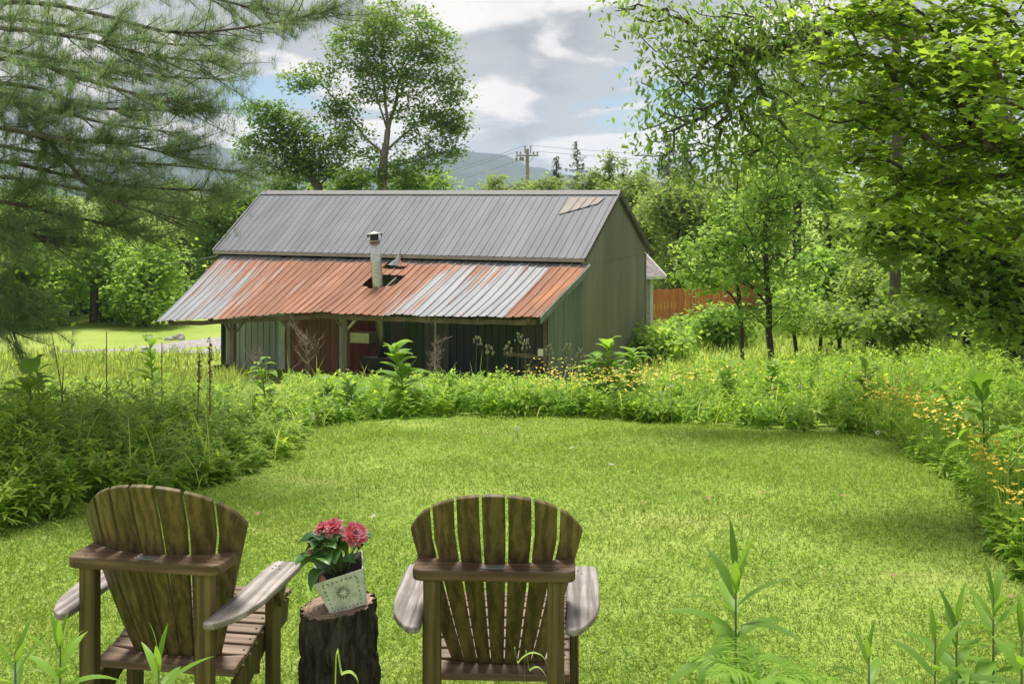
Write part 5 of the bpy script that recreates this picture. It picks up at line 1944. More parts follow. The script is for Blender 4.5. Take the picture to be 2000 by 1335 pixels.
def dock(px, d, H, n, label, seed, L=0.26, spread=0.5):
    n = int(n * 1.6); L *= 1.2; H *= 0.84
    rng = random.Random(seed)
    g = on_ground(px, d)
    specs = []
    for i in range(n):
        s = 0.2 + 0.79 * (i / (n - 1)) ** 0.9
        ln = L * (1.1 - 0.45 * s) * rng.uniform(.55, 1.3)
        specs.append((s, i * 2.399 + rng.uniform(-.4, .4), 0.5 + 0.5 * s + rng.uniform(-.45, .4), ln, ln * 0.46, rng.uniform(0.7, 1.6), 'dock'))
    leafy_plant('dock_plant', label, g, H, specs, M_dock, 'plant', 'big leaved dock plants', 0.010, (rng.uniform(-.15, .15), rng.uniform(-.1, .1)), 0.72)


dock(790, 14.6, 1.02, 22, 'large dock plant in front of the barn, below the flue', 1, 0.32)
dock(1185, 15.2, 1.10, 26, 'bushy dock plant in front of the barn gable', 2, 0.30)
dock(1225, 15.6, 0.98, 22, 'dock plant just right of the bushy one at the barn gable', 3, 0.28)
dock(1150, 15.4, 0.90, 18, 'dock plant just left of the bushy one at the barn gable', 31, 0.26)
dock(690, 14.2, 0.62, 16, 'low dock plant in front of the barn door', 4, 0.26)
dock(640, 14.0, 0.60, 14, 'low dock plant left of the door, near the far lawn corner', 41, 0.24)
dock(1410, 15.0, 0.78, 18, 'upright dock plant right of the barn, among the weeds', 5, 0.26)
dock(1500, 14.6, 0.74, 18, 'upright dock plant below the slender saplings', 6, 0.26)
dock(1690, 13.0, 0.78, 18, 'dock plant left of the yellow flowers on the right bank', 7, 0.24)
dock(1925, 8.6, 0.98, 20, 'big dock plant with pale leaves at the right lawn edge', 8, 0.26)
dock(1880, 9.6, 0.8, 16, 'dock plant behind the pale-leaved one at the right edge', 9, 0.22)
dock(60, 9.2, 1.0, 18, 'large-leaved dock plant at the left picture edge', 10, 0.30)
dock(80, 10.2, 1.05, 16, 'dock plant standing behind the large-leaved one at the left edge', 12, 0.26)
dock(520, 12.5, 0.9, 16, 'dock plant at the right end of the left thicket', 13, 0.22)
dock(300, 13.5, 1.1, 18, 'spreading dock plant on the crest of the left thicket', 14, 0.26)


def stalk(px, y0, y1, d, label, seed, lean=0.0, seedhead=True):
    g = on_ground(px, d)
    top = at(px, y1, d)
    H = top.z - g.z
    root = empty('dead_stalk', g, 0, label, 'dead stalk', 'bare dead weed stalks')
    rng = random.Random(seed)
    MB().tube([(0, 0, -.03), (lean * .4, 0, H * .5), (lean, 0, H)], [0.008, 0.007, 0.004], 5).build('stem', M_dry_stem, root)
    if seedhead:
        mb = MB()
        for i in range(46):
            s = 0.62 + 0.38 * rng.random()
            x_ = lean * s + rng.uniform(-.016, .016); y_ = rng.uniform(-.016, .016)
            mb.lathe([(0.003, -0.008), (0.009, 0), (0.003, 0.008)], (x_, y_, H * s), 5)
        mb.build('seed_spike', M_dry_stem, root)['kind'] = 'stuff'


stalk(410, 780, 657, 10.5, 'dark dead seed spike left of the barn', 1)
stalk(133, 745, 650, 11.5, 'leaning bare stalk at the far left over the field', 2, -0.16, False)
stalk(208, 750, 648, 11.2, 'thin bare upright stalk right of the leaning one', 3, 0.0, False)
stalk(316, 750, 668, 11.8, 'thin bare stalk in front of the gravel drive', 4, 0.0, False)
stalk(384, 760, 690, 10.8, 'short dead seed spike left of the tall dark one', 6, 0.03)
stalk(115, 790, 715, 10.0, 'short bare stalk low in the left thicket', 7, 0.04, False)


def dead_weed(label, px, ytop, d, seed, spread=0.5):
    rng = random.Random(seed)
    g = on_ground(px, d)
    H = at(px, ytop, d).z - g.z
    mb = MB()
    mb.tube([(0, 0, -.03), (0.02, 0, H * .5), (-0.03, 0, H * .8)], [0.008, 0.006, 0.004], 5)
    for i in range(22):
        s = 0.45 + 0.4 * rng.random()
        a = rng.uniform(0, 6.283)
        l = rng.uniform(0.2, 0.5) * spread * 1.6
        p0 = Vector((0, 0, H * s))
        p2 = p0 + Vector((math.cos(a) * l * .7, math.sin(a) * l * .5, l * 0.8))
        mb.tube([p0, p0.lerp(p2, .5) + Vector((0, 0, -.03)), p2], [0.004, 0.003, 0.002], 4)
        for _ in range(2):
            q = p0.lerp(p2, rng.uniform(.4, .9))
            mb.tube([q, q + Vector((rng.uniform(-.12, .12), rng.uniform(-.1, .1), rng.uniform(.02, .14)))], [0.003, 0.0015], 4)
    o = mb.build('dead_weed', M_dry_pale)
    o.location = g
    tag(o, label, 'dead weed', 'dry branching weeds')


dead_weed('pale dry branching weed in front of the brown barn door', 600, 640, 17.0, 3, 0.55)
dead_weed('small pale dry weed left of the barn door', 500, 690, 16.5, 5, 0.35)
dead_weed('pale dry weed in front of the dark lean-to wall', 850, 655, 16.5, 8, 0.3)


def panicle(px, ytop, d, label, seed):
    rng = random.Random(seed)
    g = on_ground(px, d)
    H = at(px, ytop, d).z - g.z
    root = empty('seeding_grass', g, 0, label, 'grass', 'flowering grass stems before the barn')
    MB().tube([(0, 0, -.03), (0.01, 0, H * .6), (0.03, 0, H)], [0.005, 0.004, 0.002], 4).build('stem', M_stem, root)
    mb = MB()
    for i in range(16):
        s = 0.84 + 0.16 * rng.random()
        mb.lathe([(0.002, -0.018), (0.011, -0.004), (0.010, 0.008), (0.002, 0.022)], (0.03 + rng.uniform(-.05, .05) * (1.1 - s) * 6, rng.uniform(-.03, .03), H * s), 5)
    mb.build('seed_head', M_seed, root)['kind'] = 'stuff'


for i, (px, yt, lab) in enumerate(((928, 655, 'tall flowering grass stem before the navy wall sheets'), (950, 672, 'shorter flowering grass stem right of the navy sheets'), (987, 668, 'flowering grass stem before the dark green wall sheets'),
                                   (1010, 648, 'tallest flowering grass stem near the blue-green side sheet'), (1024, 662, 'flowering grass stem just right of the tallest one'), (1068, 674, 'flowering grass stem before the blue-green side sheet'),
                                   (1105, 668, 'flowering grass stem at the barn corner'), (1130, 678, 'flowering grass stem right of the barn corner'))):
    panicle(px, yt, 15.5 + 0.2 * (i % 3), lab, i)


# fallen leaves and dandelion clocks on the lawn
def lawn_bits():
    lv = [(1744, 1134, 'orange fallen leaf on the right of the lawn', 0), (1486, 973, 'orange fallen leaf below the far right lawn edge', 0), (1643, 978, 'pale orange fallen leaf right of the lawn centre', 0),
          (1380, 983, 'faded fallen leaf in mid lawn', 0), (1252, 993, 'reddish fallen leaf above the right chair', 0), (1622, 915, 'orange fallen leaf near the right bank', 0),
          (1195, 917, 'pale dry leaf in the lawn above the right chair', 1), (1118, 883, 'whitish dry leaf near the far lawn edge', 1), (1866, 1033, 'orange fallen leaf by the right weeds', 0),
          (1978, 1178, 'large pinkish fallen leaf at the right picture edge', 0), (502, 1012, 'brown fallen leaf right of the left chair top', 0), (733, 1018, 'pale leaf on the lawn beside the begonia', 1)]
    for (px, py, lab, pale) in lv:
        p = ray_ground(px, py)
        V = _mv * 0.038 * (1.0 if not pale else 1.1)
        o = np_mesh('fallen_leaf', V, LEAF_MAPLE[1], M_dead_pale if pale else M_dead_leaf)
        o.location = p + Vector((0, 0, 0.042))
        o.rotation_euler = (random.uniform(-.3, .3), random.uniform(-.3, .3), random.uniform(0, 6))
        tag(o, lab, 'leaf', 'fallen leaves on the lawn')
    for (px, py, lab, bend) in ((612, 843, 'white dandelion clock at the left far lawn corner', -.05), (1714, 878, 'white dandelion clock on an arching stalk at the right lawn edge', -.22),
                                (1312, 765, 'white dandelion clock among the yellow flowers', 0.0), (1563, 770, 'white dandelion clock in the right bank', 0.0), (1010, 855, 'white dandelion clock in the middle of the far lawn', 0.0)):
        p = ray_ground(px, py)
        hgt = 0.16 if bend else 0.10
        if py < 800:
            hgt = 0.45
            p = ray_ground(px, 832)
        root = empty('dandelion_clock', p, 0, lab, 'dandelion', 'dandelion clocks')
        MB().tube([(-bend, 0, -.02), (-bend * .6, 0, hgt * 1.2), (0, 0, hgt)], 0.003, 5).build('stalk', M_dry_pale, root)
        v = Veg()
        n = 90
        u = RNG.normal(0, 1, (n, 3)); u /= np.linalg.norm(u, axis=1, keepdims=True)
        v.scatter(*LEAF_DIAMOND, np.array([[0, 0, hgt]]) + u * 0.014, np.arctan2(u[:, 1], u[:, 0]) - 1.57, np.arcsin(u[:, 2]), RNG.uniform(0, 3, n), np.full(n, .010), np.full(n, .5))
        v.build('seed_ball', M_white_puff, root)


lawn_bits()
# ------------------------------------------------------------------ trees behind the barn
def gb(px, d): return tuple(on_ground(px, d))


# the big maple
D = 56.0
k = D / FPX
tree('maple_tree', 'tall spreading maple with an open crown behind the barn roof', gb(745, D),
     [E(770, 55, D, 95, 55), E(705, 95, D, 70, 55), E(845, 115, D, 60, 65), E(885, 195, D, 35, 50), E(765, 150, D, 80, 50), E(610, 145, D, 55, 26), E(575, 165, D, 30, 14),
      E(840, 235, D, 75, 42), E(885, 255, D, 35, 30), E(690, 190, D, 45, 26), E(830, 300, D, 70, 30), E(690, 300, D, 55, 22), E(650, 215, D, 30, 22), E(690, 250, D, 45, 22), E(890, 300, D, 20, 12), E(790, 338, D, 70, 22), E(700, 345, D, 60, 20)],
     n_targets=900, leaves=22000, size=0.18, spread=0.27, leaf_m=M_leaf_tree, bark=M_bark_pale, r_base=0.24,
     trunk=[gb(745, D), tuple(at(746, 353, D)), tuple(at(750, 301, D)), tuple(at(757, 256, D)), tuple(at(752, 200, D)), tuple(at(745, 120, D)), tuple(at(752, 45, D))],
     limbs=[[at(757, 256, D), at(741, 206, D - .6), at(728, 160, D - .9), at(705, 85, D - 1)], [at(757, 256, D), at(771, 213, D + .5), at(786, 129, D + .8), at(815, 70, D + 1)],
            [at(750, 301, D), at(790, 262, D - .4), at(835, 225, D - .8), at(870, 180, D - 1)], [at(747, 335, D), at(795, 318, D), at(860, 298, D - .3)], [at(750, 301, D), at(715, 270, D + .4), at(660, 200, D + .8), at(615, 150, D + 1)]], bf=0.3, step=0.5, seed=3, tint=(0.5, 0.22), flat=0.3, shell=0.45)
D = 54.0
tree('maple_tree', 'smaller open maple left of the tall one, behind the barn', gb(630, D),
     [E(520, 225, D, 42, 32), E(570, 250, D, 48, 30), E(505, 280, D, 45, 28), E(590, 300, D, 65, 30), E(560, 330, D, 70, 22), E(650, 270, D, 40, 26), E(490, 310, D, 25, 14), E(640, 325, D, 45, 20)],
     n_targets=400, leaves=8500, size=0.19, spread=0.30, leaf_m=M_leaf_tree, bark=M_bark, r_base=0.2,
     trunk=[gb(632, D), tuple(at(622, 365, D)), tuple(at(585, 310, D)), tuple(at(545, 240, D))], bf=0.25, seed=5, tint=(0.45, 0.2), flat=0.3)

# low round crowns along the barn ridge and in the left gap
low = [
    (690, 352, 58, 36, 34, 52, 'dense round dark green bush-tree under the tall maple trunk', M_leaf_tree, 0.4),
    (560, 362, 60, 50, 30, 56, 'broad low tree behind the left end of the barn ridge', M_leaf_tree, 0.5),
    (620, 372, 70, 40, 22, 57, 'low bushy tree left of the maple trunk behind the barn', M_leaf_bright, 0.35),
    (800, 352, 62, 45, 26, 58, 'low bushy tree right of the maple trunk behind the barn', M_leaf_tree, 0.55),
    (868, 362, 66, 45, 22, 60, 'pale bushy tree behind the middle of the barn ridge', M_leaf_bright, 0.4),
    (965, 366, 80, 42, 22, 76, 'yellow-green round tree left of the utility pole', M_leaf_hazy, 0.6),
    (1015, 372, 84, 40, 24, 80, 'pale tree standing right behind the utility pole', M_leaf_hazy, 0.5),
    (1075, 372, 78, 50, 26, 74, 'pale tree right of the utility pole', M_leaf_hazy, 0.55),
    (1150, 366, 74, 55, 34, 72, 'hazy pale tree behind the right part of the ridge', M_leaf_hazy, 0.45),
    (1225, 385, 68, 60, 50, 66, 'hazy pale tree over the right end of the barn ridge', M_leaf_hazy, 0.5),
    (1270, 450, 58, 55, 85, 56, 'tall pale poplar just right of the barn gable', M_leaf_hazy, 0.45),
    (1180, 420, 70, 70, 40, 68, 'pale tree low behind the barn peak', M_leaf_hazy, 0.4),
    (470, 385, 62, 50, 45, 58, 'mid-green tree above the left roof verge', M_leaf_tree, 0.45),
    (425, 440, 60, 55, 70, 56, 'tall leafy tree left of the barn roof', M_leaf_tree, 0.5),
    (370, 470, 66, 55, 70, 60, 'shaded tree with slender pale trunks left of the barn', M_leaf_hazy, 0.35),
    (285, 520, 52, 62, 62, 47, 'bright round-crowned young tree at the field edge', M_leaf_bright, 0.6),
    (190, 500, 54, 62, 60, 48, 'leaning field-edge tree with a bare lower trunk', M_leaf_bright, 0.5),
    (120, 540, 56, 60, 55, 50, 'leafy tree left of the leaning one at the field edge', M_leaf_bright, 0.45),
    (40, 520, 52, 70, 75, 46, 'dense tree at the far left of the field', M_leaf_tree, 0.5),
    (240, 420, 70, 70, 60, 64, 'tall background tree behind the bright young tree', M_leaf_hazy, 0.45),
    (330, 390, 74, 60, 50, 68, 'background tree above the leaning field-edge tree', M_leaf_hazy, 0.4),
    (130, 430, 72, 80, 70, 66, 'background tree behind the pine boughs on the left', M_leaf_hazy, 0.4),
    (70, 588, 52, 60, 28, 48, 'low bush at the field edge under the pine boughs', M_leaf_bright, 0.5),
    (235, 596, 52, 40, 20, 49, 'low bush filling the gap left of the bright young tree', M_leaf_bright, 0.45),
    (345, 585, 55, 45, 32, 52, 'low bush at the field edge left of the barn roof', M_leaf_tree, 0.5),
    (150, 585, 55, 45, 26, 52, 'shaded bush behind the leaning field-edge tree', M_leaf_tree, 0.4),
    (20, 420, 70, 80, 90, 64, 'background tree at the left picture edge behind the pine', M_leaf_tree, 0.4),
]
for i, (px, py, base_d, rx, ry, d, lab, m, tn) in enumerate(low):
    rng = random.Random(i)
    ells = [E(px, py, d, rx * .8, ry * .8)] + [E(px + rng.uniform(-.7, .7) * rx, py + rng.uniform(-.55, .75) * ry, d + rng.uniform(-1, 1), rx * .42, ry * .40) for _ in range(6)]
    # skirt of foliage towards the ground so that nothing shows below the crown
    gpx = on_ground(px, d)
    ztop = ells[0][0][2] - ells[0][1][2]
    if ztop - gpx.z > 0.9 and px not in (190,):
        kk = d / FPX
        ells.append(((gpx.x - rx * kk * .4, d, (ztop + gpx.z + .5) / 2), (rx * kk * .8, rx * kk * .7, (ztop - gpx.z + .5) / 2)))
        ells.append(((gpx.x + rx * kk * .4, d - .6, (ztop + gpx.z + .3) / 2), (rx * kk * .8, rx * kk * .7, (ztop - gpx.z + .5) / 2)))
    area = rx * ry * (d / FPX) ** 2
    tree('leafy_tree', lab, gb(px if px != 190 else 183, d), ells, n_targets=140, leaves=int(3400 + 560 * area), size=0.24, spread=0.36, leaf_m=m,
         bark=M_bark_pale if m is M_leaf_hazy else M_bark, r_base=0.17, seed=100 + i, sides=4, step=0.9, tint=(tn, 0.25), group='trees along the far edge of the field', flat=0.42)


def spruce(px, ytop, ybase_w, d, label, H_w, seed, dense=1.0, mat=None):
    rng = np.random.default_rng(seed)
    g = on_ground(px, d)
    H = at(px, ytop, d).z - g.z
    root = empty('spruce_tree', g, 0, label, 'spruce', 'spruces beyond the barn')
    MB().tube([(0, 0, -.2), (0, 0, H * .5), (0, 0, H)], [0.14, 0.08, 0.012], 6).build('trunk', M_bark_pale, root)
    v, lim = Veg(), MB()
    nb = int(84 * dense)
    for i in range(nb):
        f = i / nb
        z = H * (0.22 + 0.78 * f)
        L = H_w * (1 - f) ** 0.8 * rng.uniform(0.55, 1.1) + 0.12
        yaw = rng.uniform(0, 6.283)
        up = 0.25
        n = max(4, int(L * 16))
        s = np.linspace(0.1, 1, n)
        ang = -0.25 + up * s * 2.0
        hx = s * L; hz = -0.28 * L * s + 0.38 * L * s ** 2
        P_ = np.stack([hx * math.cos(yaw), hx * math.sin(yaw), z + hz], -1)
        lim.tube([(0, 0, z), tuple(P_[n // 2]), tuple(P_[-1])], [0.02, 0.014, 0.006], 3, caps=False)
        for sg in (-1, 1):
            v.blades(P_, yaw + sg * rng.uniform(.6, 1.2, n), rng.normal(-0.3, 0.3, n), rng.uniform(0.12, 0.34, n) * (1.2 - 0.6 * s), 0.045, 0.3, segs=1, kind='lance', tint=np.clip(rng.normal(.5, .2, n), 0, 1))
            v.blades(P_, yaw + rng.normal(0, .6, n), rng.normal(-0.9, 0.3, n), rng.uniform(0.1, 0.25, n), 0.045, 0.3, segs=1, kind='flat', tint=np.clip(rng.normal(.4, .2, n), 0, 1))
    lim.build('branches', M_bark_pale, root)
    v.build('crown', mat or M_spruce, root)


spruce(1127, 274, 0, 78.0, 'tall thin spruce with see-through branches behind the barn ridge', 1.9, 4, 0.9)
spruce(1087, 304, 0, 79.0, 'shorter denser spruce left of the thin one', 1.25, 7, 1.7)
spruce(1305, 268, 0, 60.0, 'dark spruce top rising right of the barn between the leaves', 1.7, 9, 1.8)
spruce(1338, 285, 0, 62.0, 'second dark spruce top right of the barn', 1.5, 12, 1.6)
for i, (px, yt, lab) in enumerate(((1190, 300, 'slender young birch right of the thin spruce'), (1217, 312, 'second slender birch left of the hanging leaves'), (1160, 322, 'small birch top just right of the thin spruce'),
                                  (1256, 318, 'third slender birch partly behind the hanging leaves'))):
    d = 70.0 + i
    tree('birch_tree', lab, gb(px, d), [E(px, yt + 12, d, 7, 13), E(px + 2, yt + 38, d, 15, 20), E(px - 2, yt + 70, d, 22, 26)], n_targets=46, leaves=1500, size=0.2, spread=0.20, leaf_m=M_leaf_hazy,
         bark=M_bark_pale, r_base=0.07, seed=60 + i, sides=4, step=0.8, tint=(.45, .2), group='slender birches beyond the barn', trunk=[gb(px, d), tuple(at(px, yt + 60, d)), tuple(at(px + 1, yt, d))])

# ------------------------------------------------------------------ wood on the right
wood = [  # px, py, d, rx, ry, label, material, tint, leaf size
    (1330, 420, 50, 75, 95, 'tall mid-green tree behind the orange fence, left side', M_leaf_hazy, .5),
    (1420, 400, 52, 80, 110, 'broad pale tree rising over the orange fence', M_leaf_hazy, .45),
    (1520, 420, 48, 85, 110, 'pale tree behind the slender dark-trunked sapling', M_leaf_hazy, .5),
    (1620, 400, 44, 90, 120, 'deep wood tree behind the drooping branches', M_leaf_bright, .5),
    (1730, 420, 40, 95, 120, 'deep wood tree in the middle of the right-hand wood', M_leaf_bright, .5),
    (1850, 430, 36, 100, 120, 'deep wood tree towards the right picture edge', M_leaf_tree, .45),
    (1960, 430, 34, 100, 130, 'deep wood tree at the right picture edge', M_leaf_tree, .45),
    (1560, 250, 42, 100, 110, 'high-crowned tree behind the drooping branch tips', M_leaf_bright, .5),
    (1700, 240, 38, 110, 120, 'high-crowned tree above the right-hand wood', M_leaf_tree, .5),
    (1860, 250, 34, 120, 130, 'high-crowned tree behind the near maple', M_leaf_tree, .45),
    (1600, 540, 32, 75, 60, 'shrubby tree left of the dark pine trunk', M_leaf_bright, .5),
    (1700, 560, 29, 75, 65, 'shrubby tree in front of the dark tree trunk', M_leaf_deep, .6),
    (1800, 560, 26, 80, 70, 'dark shrubby tree inside the right-hand wood', M_leaf_deep, .55),
    (1900, 560, 22, 85, 75, 'dark glossy shrub at the foot of the right-hand wood', M_leaf_deep, .55),
    (1985, 590, 18, 75, 85, 'dark glossy shrub at the right picture edge', M_leaf_deep, .6),
    (1640, 620, 27, 60, 30, 'low bush below the dark trunk', M_leaf_deep, .6),
    (1770, 630, 22, 70, 32, 'low bush behind the right weed bank', M_leaf_deep, .6),
    (1560, 600, 30, 45, 35, 'low bush right of the dark-trunked sapling', M_leaf_bright, .55),
    (1330, 655, 40, 40, 12, 'low pale bush in front of the fence', M_leaf_bright, .6),
    (1410, 632, 38, 30, 18, 'low bush before the fence with arching twigs', M_leaf_bright, .45),
    (1287, 670, 36, 30, 12, 'low pale bush beside the barn gable', M_leaf_bright, .6),
    (2090, 430, 26, 110, 150, 'wood tree just past the right picture edge', M_leaf_tree, .5),
    (2230, 440, 22, 110, 140, 'wood tree further past the right picture edge', M_leaf_tree, .5),
    (2400, 450, 24, 130, 150, 'outermost wood tree past the right picture edge', M_leaf_bright, .5),
]
for i, (px, py, d, rx, ry, lab, m, tn) in enumerate(wood):
    rng = random.Random(50 + i)
    ells = [E(px, py, d, rx * .75, ry * .75)] + [E(px + rng.uniform(-.8, .8) * rx, py + rng.uniform(-.7, .8) * ry, d + rng.uniform(-1.2, 1.2), rx * .42, ry * .36) for _ in range(7)]
    g = on_ground(px, d)
    kk = d / FPX
    zb = ells[0][0][2] - ells[0][1][2]
    if zb - g.z > 1.8 and py > 350:
        ells.append(((g.x, d, (zb + g.z + 0.9) / 2), (rx * kk * .9, rx * kk * .7, (zb - g.z - 0.5) / 2)))
    area = rx * ry * kk ** 2
    tree('woodland_tree' if ry > 62 else 'bush', lab, gb(px, d), ells, n_targets=130 if d > 30 else 200, leaves=int(3200 + 900 * area * (40 / d) ** 0.6), size=0.20 if d > 30 else 0.13, spread=0.36 if d > 30 else 0.2,
         leaf_m=m, bark=M_bark_dark, r_base=0.16 if ry > 62 else 0.05, seed=300 + i, sides=4, step=0.8, tint=(tn, 0.25), group='trees and bushes of the right-hand wood', cat='tree' if ry > 62 else 'bush', flat=0.4)

# slender saplings with dark trunks in front of the fence
D = 25.0
tree('sapling', 'slender dark-trunked sapling standing in front of the fence', gb(1503, D),
     [E(1480, 400, D, 75, 45), E(1540, 450, D, 60, 40), E(1440, 470, D, 60, 40), E(1500, 340, D, 60, 40), E(1460, 540, D, 65, 26), E(1550, 540, D, 50, 30), E(1450, 610, D, 60, 18), E(1545, 610, D, 40, 16), E(1530, 380, D, 50, 35)],
     n_targets=210, leaves=4200, size=0.13, spread=0.2, leaf_m=M_leaf_bright, bark=M_bark_dark, r_base=0.075, trunk=[gb(1505, D), tuple(at(1503, 600, D)), tuple(at(1496, 480, D)), tuple(at(1493, 400, D)), tuple(at(1508, 300, D))],
     seed=31, tint=(.4, .25), group='saplings before the fence', flat=0.25, droop=-0.15)
D = 26.0
tree('sapling', 'thinner leaning sapling left of the dark-trunked one', gb(1452, D),
     [E(1400, 480, D, 60, 40), E(1370, 540, D, 55, 30), E(1430, 420, D, 50, 40), E(1340, 490, D, 36, 22)],
     n_targets=110, leaves=2300, size=0.13, spread=0.2, leaf_m=M_leaf_bright, bark=M_bark_dark, r_base=0.05, trunk=[gb(1455, D), tuple(at(1446, 600, D)), tuple(at(1430, 480, D)), tuple(at(1415, 400, D))],
     seed=33, tint=(.45, .25), group='saplings before the fence', flat=0.25)
# drooping tree, upper right of the middle
D = 13.5
tree('drooping_tree', 'tree with long drooping leaves hanging beside the sky, upper right', gb(2070, D + 1),
     [E(1300, 20, D, 70, 30), E(1400, 60, D, 90, 60), E(1330, 120, D, 60, 50), E(1420, 160, D, 80, 50), E(1310, 200, D, 55, 40), E(1400, 250, D, 80, 40), E(1290, 255, D, 40, 26), E(1330, 300, D, 60, 22),
      E(1480, 100, D, 70, 60), E(1500, 220, D, 70, 50), E(1440, 310, D, 60, 26), E(1255, 30, D, 40, 20), E(1215, 18, D, 25, 12), E(1540, 40, D, 80, 60), E(1520, 300, D, 60, 30), E(1600, 130, D + 1, 70, 70), E(1240, 70, D, 26, 16), E(1262, 150, D, 24, 20), E(1252, 300, D, 20, 14), E(1290, 325, D, 30, 12), E(1380, 345, D, 40, 14), E(1430, 372, D, 30, 12), E(1505, 385, D, 30, 14), E(1345, 372, D, 18, 8), E(1560, 200, D + 1, 60, 40)],
     n_targets=560, leaves=8600, leaf=LEAF_LONG, size=0.095, spread=0.19, leaf_m=M_leaf_ash, bark=M_bark, r_base=0.13,
     trunk=[gb(2070, D + 1), tuple(at(2040, 420, D + 1)), tuple(at(1965, 240, D + 1)), tuple(at(1850, 120, D + 1)), tuple(at(1720, 50, D + 1)), tuple(at(1600, 10, D + 1))],
     bf=0.25, droop=-0.5, pitch_sd=0.45, step=0.3, seed=41, tint=(.5, .24), flat=0.6, shell=0.3)

# near maple leaning in from the right
D = 8.6
tree('maple_tree', 'near maple reaching in from the right with bright lobed leaves', gb(2180, D + 0.6),
     [E(1720, 30, D, 90, 35), E(1850, 40, D, 110, 50), E(1960, 60, D, 90, 60), E(1650, 110, D, 70, 30), E(1760, 120, D, 100, 40), E(1880, 160, D, 100, 45), E(1620, 210, D, 70, 25), E(1720, 230, D, 90, 34),
      E(1840, 260, D, 90, 36), E(1950, 270, D, 80, 50), E(1680, 310, D, 80, 26), E(1800, 345, D, 90, 32), E(1920, 360, D, 80, 40), E(1720, 390, D, 60, 20), E(1850, 430, D, 80, 26), E(1960, 450, D, 60, 34), E(1600, 20, D, 50, 22),
      E(1900, 100, D - 1.2, 80, 40), E(1980, 200, D - 1.2, 60, 50), E(2060, 120, D, 90, 90), E(2060, 330, D, 80, 90)],
     n_targets=420, leaves=9000, leaf=LEAF_MAPLE, size=0.066, spread=0.14, leaf_m=M_leaf_maple, bark=M_bark, r_base=0.13,
     trunk=[gb(2180, D + .6), tuple(at(2170, 600, D + .6)), tuple(at(2150, 300, D + .6)), tuple(at(2130, 0, D + .6)), tuple(at(2110, -150, D + .6))],
     bf=0.3, droop=-0.12, pitch_sd=0.32, step=0.22, seed=43, tint=(.55, .25), flat=0.28, shell=0.3)
D = 11.5
tree('maple_tree', 'darker maple behind the near one, low boughs over the right bank', gb(2250, D),
     [E(1760, 480, D, 90, 36), E(1880, 500, D, 90, 44), E(1980, 520, D, 70, 60), E(1700, 440, D, 60, 26), E(1930, 600, D, 70, 36), E(1840, 570, D, 70, 30), E(1990, 640, D, 50, 40), E(1780, 400, D, 90, 40), E(1900, 400, D, 90, 40)],
     n_targets=240, leaves=4200, leaf=LEAF_MAPLE, size=0.085, spread=0.16, leaf_m=M_leaf_deep, bark=M_bark_dark, r_base=0.14,
     trunk=[gb(2250, D), tuple(at(2230, 600, D)), tuple(at(2180, 350, D)), tuple(at(2140, 150, D))], bf=0.3, droop=-0.35, pitch_sd=0.4, step=0.3, seed=45, tint=(.6, .25), flat=0.35)


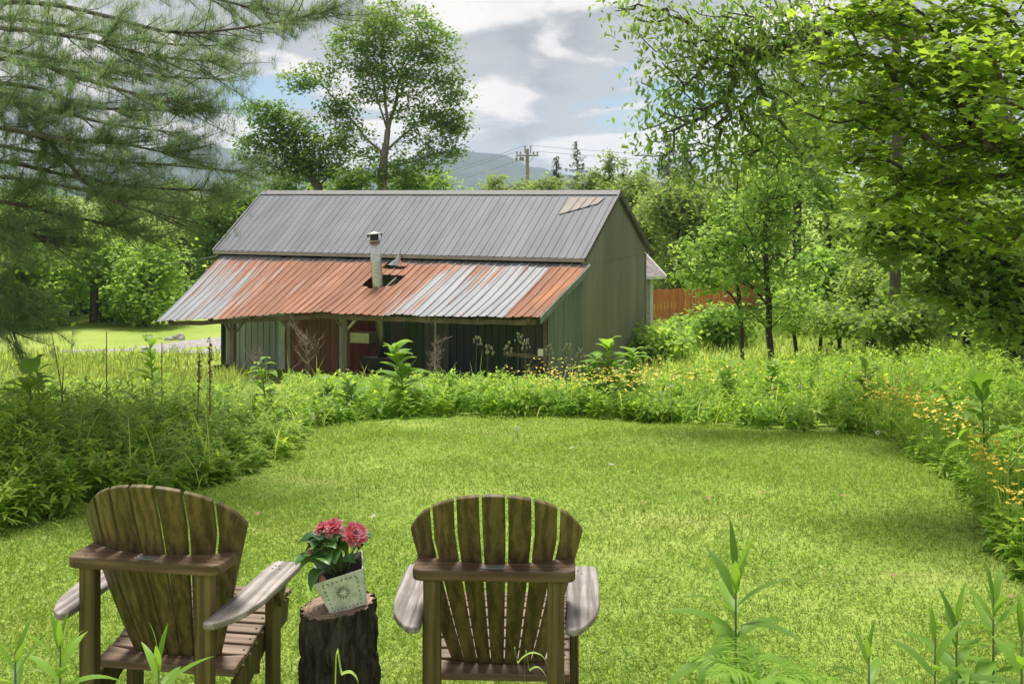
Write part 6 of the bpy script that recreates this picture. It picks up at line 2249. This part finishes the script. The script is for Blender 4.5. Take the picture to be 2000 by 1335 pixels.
# ------------------------------------------------------------------ white pine, upper left
def pine(label, trunk_px, d, limbs, seed, tuft=0.105, per=26, side_n=10, dens=1.0, name='white_pine', r0=0.24):
    """limbs: list of pixel polylines (px, py, depth offset)"""
    rng = np.random.default_rng(seed)
    g = on_ground(trunk_px, d)
    root = empty(name, g, 0, label, 'pine', 'white pines')
    top = at(trunk_px, -400, d)
    wood_ = MB()
    wood_.tube([g - Vector((0, 0, .2)), at(trunk_px + 8, 300, d), top], [r0, r0 * .85, r0 * .6], 10)
    ends, dirs = [], []
    for pl in limbs:
        pts = [at(trunk_px, pl[0][1] - 18, d)] + [at(px, py, d + dd) for px, py, dd in pl]
        # smooth the limb
        fine = []
        for i in range(len(pts) - 1):
            p0, p1, p2, p3 = pts[max(i - 1, 0)], pts[i], pts[i + 1], pts[min(i + 2, len(pts) - 1)]
            for q in range(5):
                t = q / 5
                fine.append(0.5 * ((2 * p1) + (p2 - p0) * t + (2 * p0 - 5 * p1 + 4 * p2 - p3) * t * t + (3 * p1 - p0 - 3 * p2 + p3) * t ** 3))
        fine.append(pts[-1])
        n = len(fine)
        wood_.tube(fine, [0.027 * (1 - 0.85 * i / (n - 1)) + 0.003 for i in range(n)], 6, caps=False)
        # side twigs fan out left and right of the limb and droop a little
        m = int(side_n * dens * (pts[-1] - pts[0]).length)
        for _ in range(m):
            f = rng.uniform(0.12, 1.0) ** 0.8
            i = min(n - 2, int(f * (n - 1)))
            p = fine[i].lerp(fine[i + 1], rng.uniform())
            dv = (fine[i + 1] - fine[i]).normalized()
            ang = rng.choice([-1, 1]) * rng.uniform(0.4, 1.15)
            L = rng.uniform(0.25, 0.95) * (1.15 - 0.6 * f)
            dirv = Vector((dv.x * math.cos(ang) - dv.y * math.sin(ang), dv.x * math.sin(ang) + dv.y * math.cos(ang), dv.z * .6 + rng.normal(0.04, 0.30)))
            e1 = p + dirv * L * .5 + Vector((0, 0, -0.02))
            e2 = p + dirv * L + Vector((0, 0, -0.03 + 0.05 * rng.uniform()))
            wood_.tube([p, e1, e2], [0.006, 0.004, 0.002], 3, caps=False)
            kmax = max(2, int(L / 0.055))
            for q in range(kmax):
                t = 0.25 + 0.75 * (q + rng.uniform()) / kmax
                c = p.lerp(e2, t)
                ends.append(tuple(c)); dirs.append(math.atan2(dirv.y, dirv.x))
                if rng.uniform() < 0.45:
                    a2 = rng.choice([-1, 1]) * rng.uniform(.5, 1.1)
                    l2 = rng.uniform(.06, .22)
                    c2 = c + Vector((math.cos(dirs[-1] + a2) * l2, math.sin(dirs[-1] + a2) * l2, rng.normal(0, .05)))
                    ends.append(tuple(c2)); dirs.append(dirs[-1] + a2)
    wood_.build('trunk', M_bark, root)
    for p_ in (root.children[0],):
        p_.data.transform(Matrix.Translation(-g))
    Ea = np.array(ends) - np.array(g); Da = np.array(dirs)
    n = len(Ea)
    N = n * per
    pi = np.repeat(np.arange(n), per)
    v = Veg()
    clump = rng.normal(0, 1, n)
    v.blades(Ea[pi] + rng.normal(0, 0.014, (N, 3)), Da[pi] + rng.normal(0, 0.85, N), rng.normal(0.28, 0.55, N), tuft * rng.uniform(0.6, 1.15, N), 0.0038 * d / 10, rng.uniform(0, 0.8, N), segs=1, kind='grass',
             tint=np.clip(0.48 + 0.2 * clump[pi] + 0.2 * rng.normal(0, 1, N), 0, 1))
    v.build('needles', M_needle, root)
    return n


limbs = [
    [(-150, 10, .3), (60, 5, 0), (200, 30, -.3), (330, 62, -.4), (470, 55, -.5), (640, 22, -.5)],
    [(-150, -60, .5), (100, -50, .3), (300, -30, .3), (450, 5, .3), (560, 35, .2)],
    [(-150, 40, -.6), (60, 60, -.8), (180, 80, -.9), (300, 110, -.9), (420, 120, -1.0)],
    [(-150, 70, .8), (80, 110, .8), (200, 135, .8), (330, 150, .9), (455, 155, 1)],
    [(-150, 100, -1.2), (50, 120, -1.3), (150, 150, -1.4), (290, 190, -1.4), (400, 205, -1.4)],
    [(-150, 150, .2), (60, 170, .1), (160, 205, 0), (260, 215, 0), (380, 214, 0)],
    [(-150, 190, 1.1), (60, 205, 1.2), (200, 240, 1.2), (350, 260, 1.3)],
    [(-150, 100, -.3), (0, 175, -.5), (60, 235, -.6), (130, 315, -.7), (200, 382, -.8), (290, 412, -.9), (385, 436, -1)],
    [(-150, 230, -1.0), (0, 250, -1.1), (110, 270, -1.2), (230, 280, -1.3), (330, 300, -1.4)],
    [(-150, 260, .6), (30, 290, .6), (160, 312, .6), (300, 320, .7), (470, 335, .8)],
    [(-150, 300, -.2), (20, 318, -.3), (140, 345, -.4), (270, 365, -.4), (420, 372, -.5)],
    [(-150, 330, 1.3), (40, 350, 1.3), (180, 372, 1.4), (330, 395, 1.4), (450, 392, 1.4)],
    [(-150, 380, .3), (10, 395, .2), (120, 420, .1), (220, 440, 0), (300, 470, 0)],
    [(-150, 420, -.8), (0, 440, -.9), (60, 455, -1), (110, 480, -1)],
    [(-150, 450, .8), (-30, 465, .8), (60, 470, .8), (140, 470, .8)],
    [(-150, 480, 0), (-40, 530, 0), (10, 575, 0), (60, 610, 0)],
    [(-150, 20, 1.6), (50, 40, 1.6), (180, 60, 1.7), (320, 85, 1.7), (440, 90, 1.7)],
    [(-150, 560, -.4), (-40, 610, -.4), (30, 650, -.4)],
]
nt = pine('white pine with long sweeping boughs hanging over the upper left', -330, 10.5, limbs, 3, per=23, side_n=16)
limbs2 = [[(1760, 60, 0), (1680, 90, 0), (1600, 130, 0), (1530, 120, 0)], [(1780, 130, .5), (1680, 170, .5), (1590, 180, .5), (1500, 165, .5)], [(1780, 0, .5), (1690, 20, .5), (1600, 60, .5)],
          [(1760, 200, -.5), (1660, 240, -.5), (1570, 250, -.5), (1480, 225, -.5)], [(1780, 260, .4), (1680, 300, .4), (1590, 330, .4)]]
pine('grey-green pine and dark trunk inside the right-hand wood', 1745, 24.0, limbs2, 9, tuft=0.14, per=18, side_n=10, r0=0.12)
